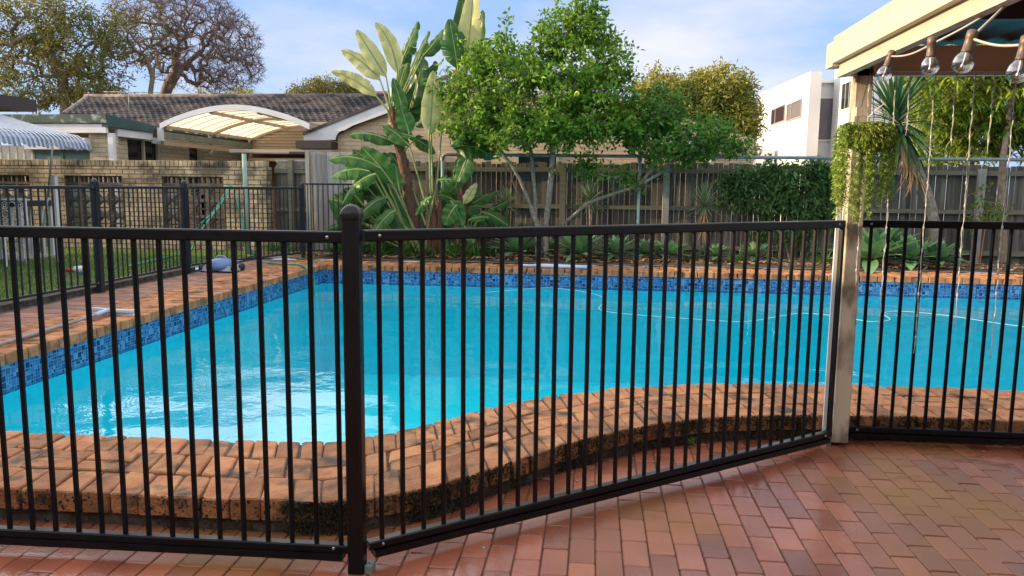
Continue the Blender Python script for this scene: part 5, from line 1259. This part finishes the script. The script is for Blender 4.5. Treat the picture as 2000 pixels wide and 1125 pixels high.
# ================================================================== leaning sword-leaved tree and long-leaved tree, right
dt = plant('dracaena_tree', P(1826, 508, 13.2), 'leaning grey-trunked tree with drooping dark sword leaves and a brown dead skirt', 'tree')
Y0 = 13.2
k = MB(); pts = [PL(1828,512), PL(1825,440), PL(1818,400), PL(1806,365), PL(1795,335), PL(1778,300), PL(1760,262), PL(1748,225)]
k.tube(pts, [.10,.085,.08,.075,.07,.07,.065,.05], 10); k.build('trunk', m_barkgrey, dt)
k = MB(); c = pts[-1]
for i in range(130):
    t = i/130; a = i*2.39996; e = R(85-125*t**.9+rr(-10,10)); d = Vector((math.cos(a)*math.cos(e), math.sin(a)*math.cos(e), math.sin(e))); q = c+(pts[-2]-c)*t*.9
    blade(k, q, d, rr(.7,1.05), .055, rr(.12,.45)*(.4+t), n=7)
k.build('crown', m_dracl, dt)
k = MB()
for i in range(120):
    t = rr(); q = pts[-2].lerp(pts[-4], t); a = rr(0, 6.28); d = Vector((math.cos(a)*.4, math.sin(a)*.4, -1)).normalized(); blade(k, q, d, rr(.3,.65), .03, -.12, n=4)
k.build('dead_leaf_skirt', m_dry, dt)
rt = plant('long_leaved_tree', P(1958, 508, 13.7), 'bright long-leaved tree with a thin brown trunk at the right frame edge', 'tree')
Y0 = 13.7
tg = []
for a in ((1900,190,90,60,1.0,80),(1985,170,80,80,1.0,90),(2060,220,80,80,1.0,70),(1860,240,60,45,.8,40),(1930,260,80,40,.8,60),(2000,280,60,40,.7,44),(1830,170,60,50,.9,40),(1960,90,120,60,1.0,60),(1800,110,70,50,.8,30)): tg += blob(a[0], a[1], a[2], a[3], 14.6, a[4], a[5], .2)
sk = skeleton([[PL(1958,512), PL(1957,430), PL(1956,360), PL(1960,300), PL(1968,250,.3), PL(1975,180,.6)]], tg, step=.2, rise=.05, tip=.006, power=.33)
k = MB(); limbs(k, sk, sides=7, rmax=.06); k.tube([PL(1958,512), PL(1957,430), PL(1956,360), PL(1960,300)], [.075,.065,.06,.055], 8, cap=False); k.build('trunk', m_bark, rt)
k = MB()
for t in sk[3]:
    c = sk[0][t]; cr_ = rr()
    for i in range(15):
        a = rr(0, 6.28); e = R(rr(-35,50)); d = Vector((math.cos(a)*math.cos(e), math.sin(a)*math.cos(e), math.sin(e))); blade(k, c+rdir()*.04, d, rr(.15,.26), .045, rr(.2,.7), min(1, cr_*.6+rr()*.4), n=3)
k.build('crown', m_mango2, rt)
# darker tree mass behind it
bt = plant('backdrop_tree', P(1870, 330, 17.5), 'darker yellow-green tree behind the long-leaved tree beyond the fence', 'tree')
tg = []
for a in ((1840,200,80,80,1.2,90),(1940,170,120,90,1.3,120),(1850,290,80,40,1.0,50),(2080,220,90,90,1.2,60)): tg += blob(a[0], a[1], a[2], a[3], 17.5, a[4], a[5], .2)
q = P(1900, 300, 17.5); sk = skeleton([[Vector((q.x,17.5,.2)), Vector((q.x,17.5,1.5)), q, P(1910,230,17.5)]], tg, step=.3, rise=.05, tip=.006, power=.36)
k = MB(); limbs(k, sk, rmax=.12); k.build('trunk', m_bark, bt)
k = MB(); leafing(k, sk, 16, .30, .17, .055, zb=-.1, back=1, droop=.4); k.build('crown', m_mango2, bt)
# orange-stemmed shrub
os_ = plant('stemmed_shrub', P(1915, 508, 13.4), 'sparse orange-stemmed shrub in front of the fence between two light strands', 'shrub')
Y0 = 13.4; tg = []
for a in ((1925,400,30,40,.3,26),(1905,440,20,30,.3,12),(1950,420,20,40,.3,12)): tg += blob(a[0], a[1], a[2], a[3], Y0, a[4], a[5], .1)
sk = skeleton([[PL(1912,512), PL(1905,465), PL(1915,420)], [PL(1914,512), PL(1922,460), PL(1930,410)]], tg, step=.12, tip=.004, power=.3)
k = MB(); limbs(k, sk, rmax=.016); k.build('stems', mat('orange_stem', (.38,.16,.06), (.30,.13,.06), rough=.7), os_)
k = MB(); leafing(k, sk, 4, .08, .08, .035, back=1); k.build('foliage', m_lemon2, os_)

# ================================================================== background trees
def bgtree(name, label, y, base, trunk, blobs, lm, bark, n, spread, l, w_, step=.5, tip=.012, power=.40, rise=.06, back=1, zb=0, sides=6, hollow=.4, rmax=None, cat='tree'):
    q = P(base[0], base[1], y); root = plant(name, (q.x, y, .2), label, cat); tr = [Vector((q.x, y, .2))]+[P(a, b, y+c) for a, b, c in trunk]; tg = []
    for a in blobs: tg += blob(a[0], a[1], a[2], a[3], y+(a[6] if len(a) > 6 else 0), a[4], a[5], hollow)
    sk = skeleton([tr], tg, step=step, rise=rise, tip=tip, power=power); k = MB(); limbs(k, sk, sides=sides, rmax=rmax); k.build('trunk', bark, root)
    if n: k = MB(); leafing(k, sk, n, spread, l, w_, zb=zb, back=back); k.build('crown', lm, root)
    return root, sk
bgtree('mango_tree', 'large rounded tree with yellow-bronze new leaves between the lemon tree and the white house', 21, (1370,320), [(1365,290,0),(1360,260,0)],
       [(1290,185,48,42,.9,70),(1350,200,60,55,1.2,100),(1405,180,62,44,1.1,110),(1440,230,42,50,1.0,90),(1380,250,85,50,1.3,100),(1455,270,28,34,.7,36),(1300,240,60,50,1.0,60),(1262,185,20,30,.4,16)], m_mango, m_bark, 26, .26, .15, .05, step=.3, zb=.3, hollow=.55)
bgtree('leafy_tree', 'tall olive-green leafy tree filling the top left corner behind the houses', 34, (120,230), [(128,190,0),(120,150,0),(100,110,0)],
       [(60,130,110,80,2.6,200),(150,90,90,80,2.2,150),(20,40,110,70,2.6,130),(190,150,60,50,1.6,80),(110,190,110,26,1.8,70),(-80,100,90,120,2.4,90),(205,60,50,44,1.2,50),(90,20,90,50,2,70),(230,190,30,26,1,26)], m_gum, m_bark, 15, .42, .20, .075, step=.45, tip=.016, hollow=.3)
_, skb = bgtree('bare_branched_tree', 'wide nearly bare tree with dark branching limbs and a domed crown behind the tiled roof', 38, (322,200), [(322,185,0),(330,165,0),(345,140,0)],
       [(330,60,110,70,2.4,240),(420,95,92,85,2.3,360),(380,30,90,55,2.1,240),(270,70,60,60,1.8,140),(450,140,62,55,1.6,190),(460,80,50,50,1.3,110),(370,150,80,30,1.5,70),(300,10,90,40,2,120)], m_jac, mat('dark_mauve_bark', (.115,.08,.07), (.19,.14,.125), scale=6, rough=.95), 1, .30, .10, .05, step=.36, tip=.0095, power=.46, rise=.03, back=0, sides=6, hollow=.62)
# fine twigs of the bare tree
k = MB(); pos, par, rad, tips = skb
for t in tips:
    d0 = (pos[t]-pos[par[t]]).normalized()
    for i in range(7):
        d = (d0+rdir()*.9).normalized(); m_ = pos[t]+d*rr(.12,.22); e = m_+(d+rdir()*.6).normalized()*rr(.12,.28); k.tube([pos[t], m_, e], [.009,.007,.004], 3, cap=False, r=rr())
k.build('twigs', m_twig, _)
bgtree('second_limbed_tree', 'second bare trunk with leaning limbs just left of the wide bare tree', 36, (292,200), [(294,180,0),(298,150,0),(285,110,0)],
       [(255,60,60,60,1.5,60),(300,90,50,50,1.3,50),(240,110,50,40,1.3,40),(280,20,60,40,1.3,40)], m_gum, m_bark, 5, .35, .16, .06, step=.4, tip=.014)
bgtree('spreading_tree', 'small flat-topped olive tree far behind the tiled roof left of the paddle leaves', 48, (640,200), [(636,192,0),(634,182,0)],
       [(610,172,44,16,1.6,70),(650,168,50,18,1.7,80),(690,180,30,14,1.2,40),(580,184,24,9,1,26)], m_gum, m_bark, 14, .38, .2, .08, step=.5, tip=.02, hollow=.3)
bgtree('low_shrubbery', 'small yellow-green bushy treetops peeping over the roof ridge below the bare tree', 30, (470,200), [(470,190,0)],
       [(474,184,20,10,.6,26),(500,190,14,6,.5,12),(430,190,24,8,.6,20),(395,186,20,9,.6,18)], m_mango, m_bark, 8, .2, .12, .05, step=.3, cat='shrub')

# ================================================================== hanging planter on the pergola post
frame(True)
hp_ = P(1702, 262, 4.22); hg = plant('hanging_planter', hp_, 'hanging basket of long trailing green succulent strands in front of the pergola post', 'hanging planter')
k = MB(); k.lathe(hp_, [(0,-.07),(.05,-.07),(.075,-.04),(.09,.02),(.095,.035),(.085,.035),(.075,.0),(0,.0)], 18); k.build('pot', mat('coir_basket', (.16,.09,.045), (.24,.15,.08), scale=40, rough=1, bump=1), hg)
top = Vector((hp_.x-.02, hp_.y+.0, 2.10))
for a in (.3, 2.4, 4.5):
    k = MB(); b = hp_+Vector((math.cos(a)*.085, math.sin(a)*.085, .03)); n = int((top-b).length/.016)
    for i in range(n):
        c = b.lerp(top, i/n); e = b.lerp(top, (i+1)/n); s_ = Vector((1,0,0)) if i % 2 else Vector((0,1,0)); k.tube([c, c.lerp(e,.5)+s_*.0045, e], .0014, 4); k.tube([c, c.lerp(e,.5)-s_*.0045, e], .0014, 4)
    k.build('chain', m_dark, hg)
p = P(1683, 218, 4.18); k = MB(); k.box(p.x-.028, p.x+.028, p.y-.01, p.y+.01, p.z-.022, p.z+.022); k.build('tag', m_cream, hg)
p0, p1 = P(1698, 228, 4.16), P(1730, 196, 4.16); k = MB(); blade(k, p0, (p1-p0), (p1-p0).length, .03, .1); k.build('leaf_highlight', m_creamp, hg)  # cream blade painted as the bright highlight on a yucca leaf
st = []
for i in range(58):
    a = rr(0, 6.28); u = Vector((math.cos(a), math.sin(a)*.8)); x = hp_.x+u.x*.105; y = hp_.y+u.y*.095
    t = (x-(hp_.x-.105))/.21
    low = 1.25+.10*abs(t-.35)*2+abs(random.gauss(0,.12)) if rr() < .8 else rr(1.4,1.7)
    st.append((x+rr(-.03,.03)-(.05 if t < .25 else 0), y, low))
k = MB()
for x, y, low in st:
    z = hp_.z+.05; n = int((z-low)/.0105); dx = dy = 0; x0, y0 = hp_.x+(x-hp_.x)*.75, hp_.y+(y-hp_.y)*.75; pts = []; ph = rr(-.012,.012); oa = rr(0,6.28)
    for i in range(n):
        u = min(1, i/8); dx = dx*.92+random.gauss(0,.0012); dy = dy*.92+random.gauss(0,.0012)
        q = Vector((x0+(x-x0)*math.sin(u*1.57)+dx, y0+(y-y0)*math.sin(u*1.57)+dy, z+ph+.02*math.sin(u*3.14)-i*.0105)); pts.append(q)
        a = oa+i*2.4+rr(-.3,.3)
        for s_ in (0, math.pi):
            d = Vector((math.cos(a+s_), math.sin(a+s_), -.25)).normalized(); leaf(k, q, d, rr(.014,.024), .009, droop=.35)
    k.tube(pts, .0016, 3, cap=False)
for i in range(1500):
    d = rdir(.2); leaf(k, hp_+Vector((d.x*.108, d.y*.108, -.01+d.z*.065)), (d+rdir()*.8).normalized(), rr(.016,.032), .012, droop=.5)
k.build('trailing_strands', m_hang, hg)
frame(False)
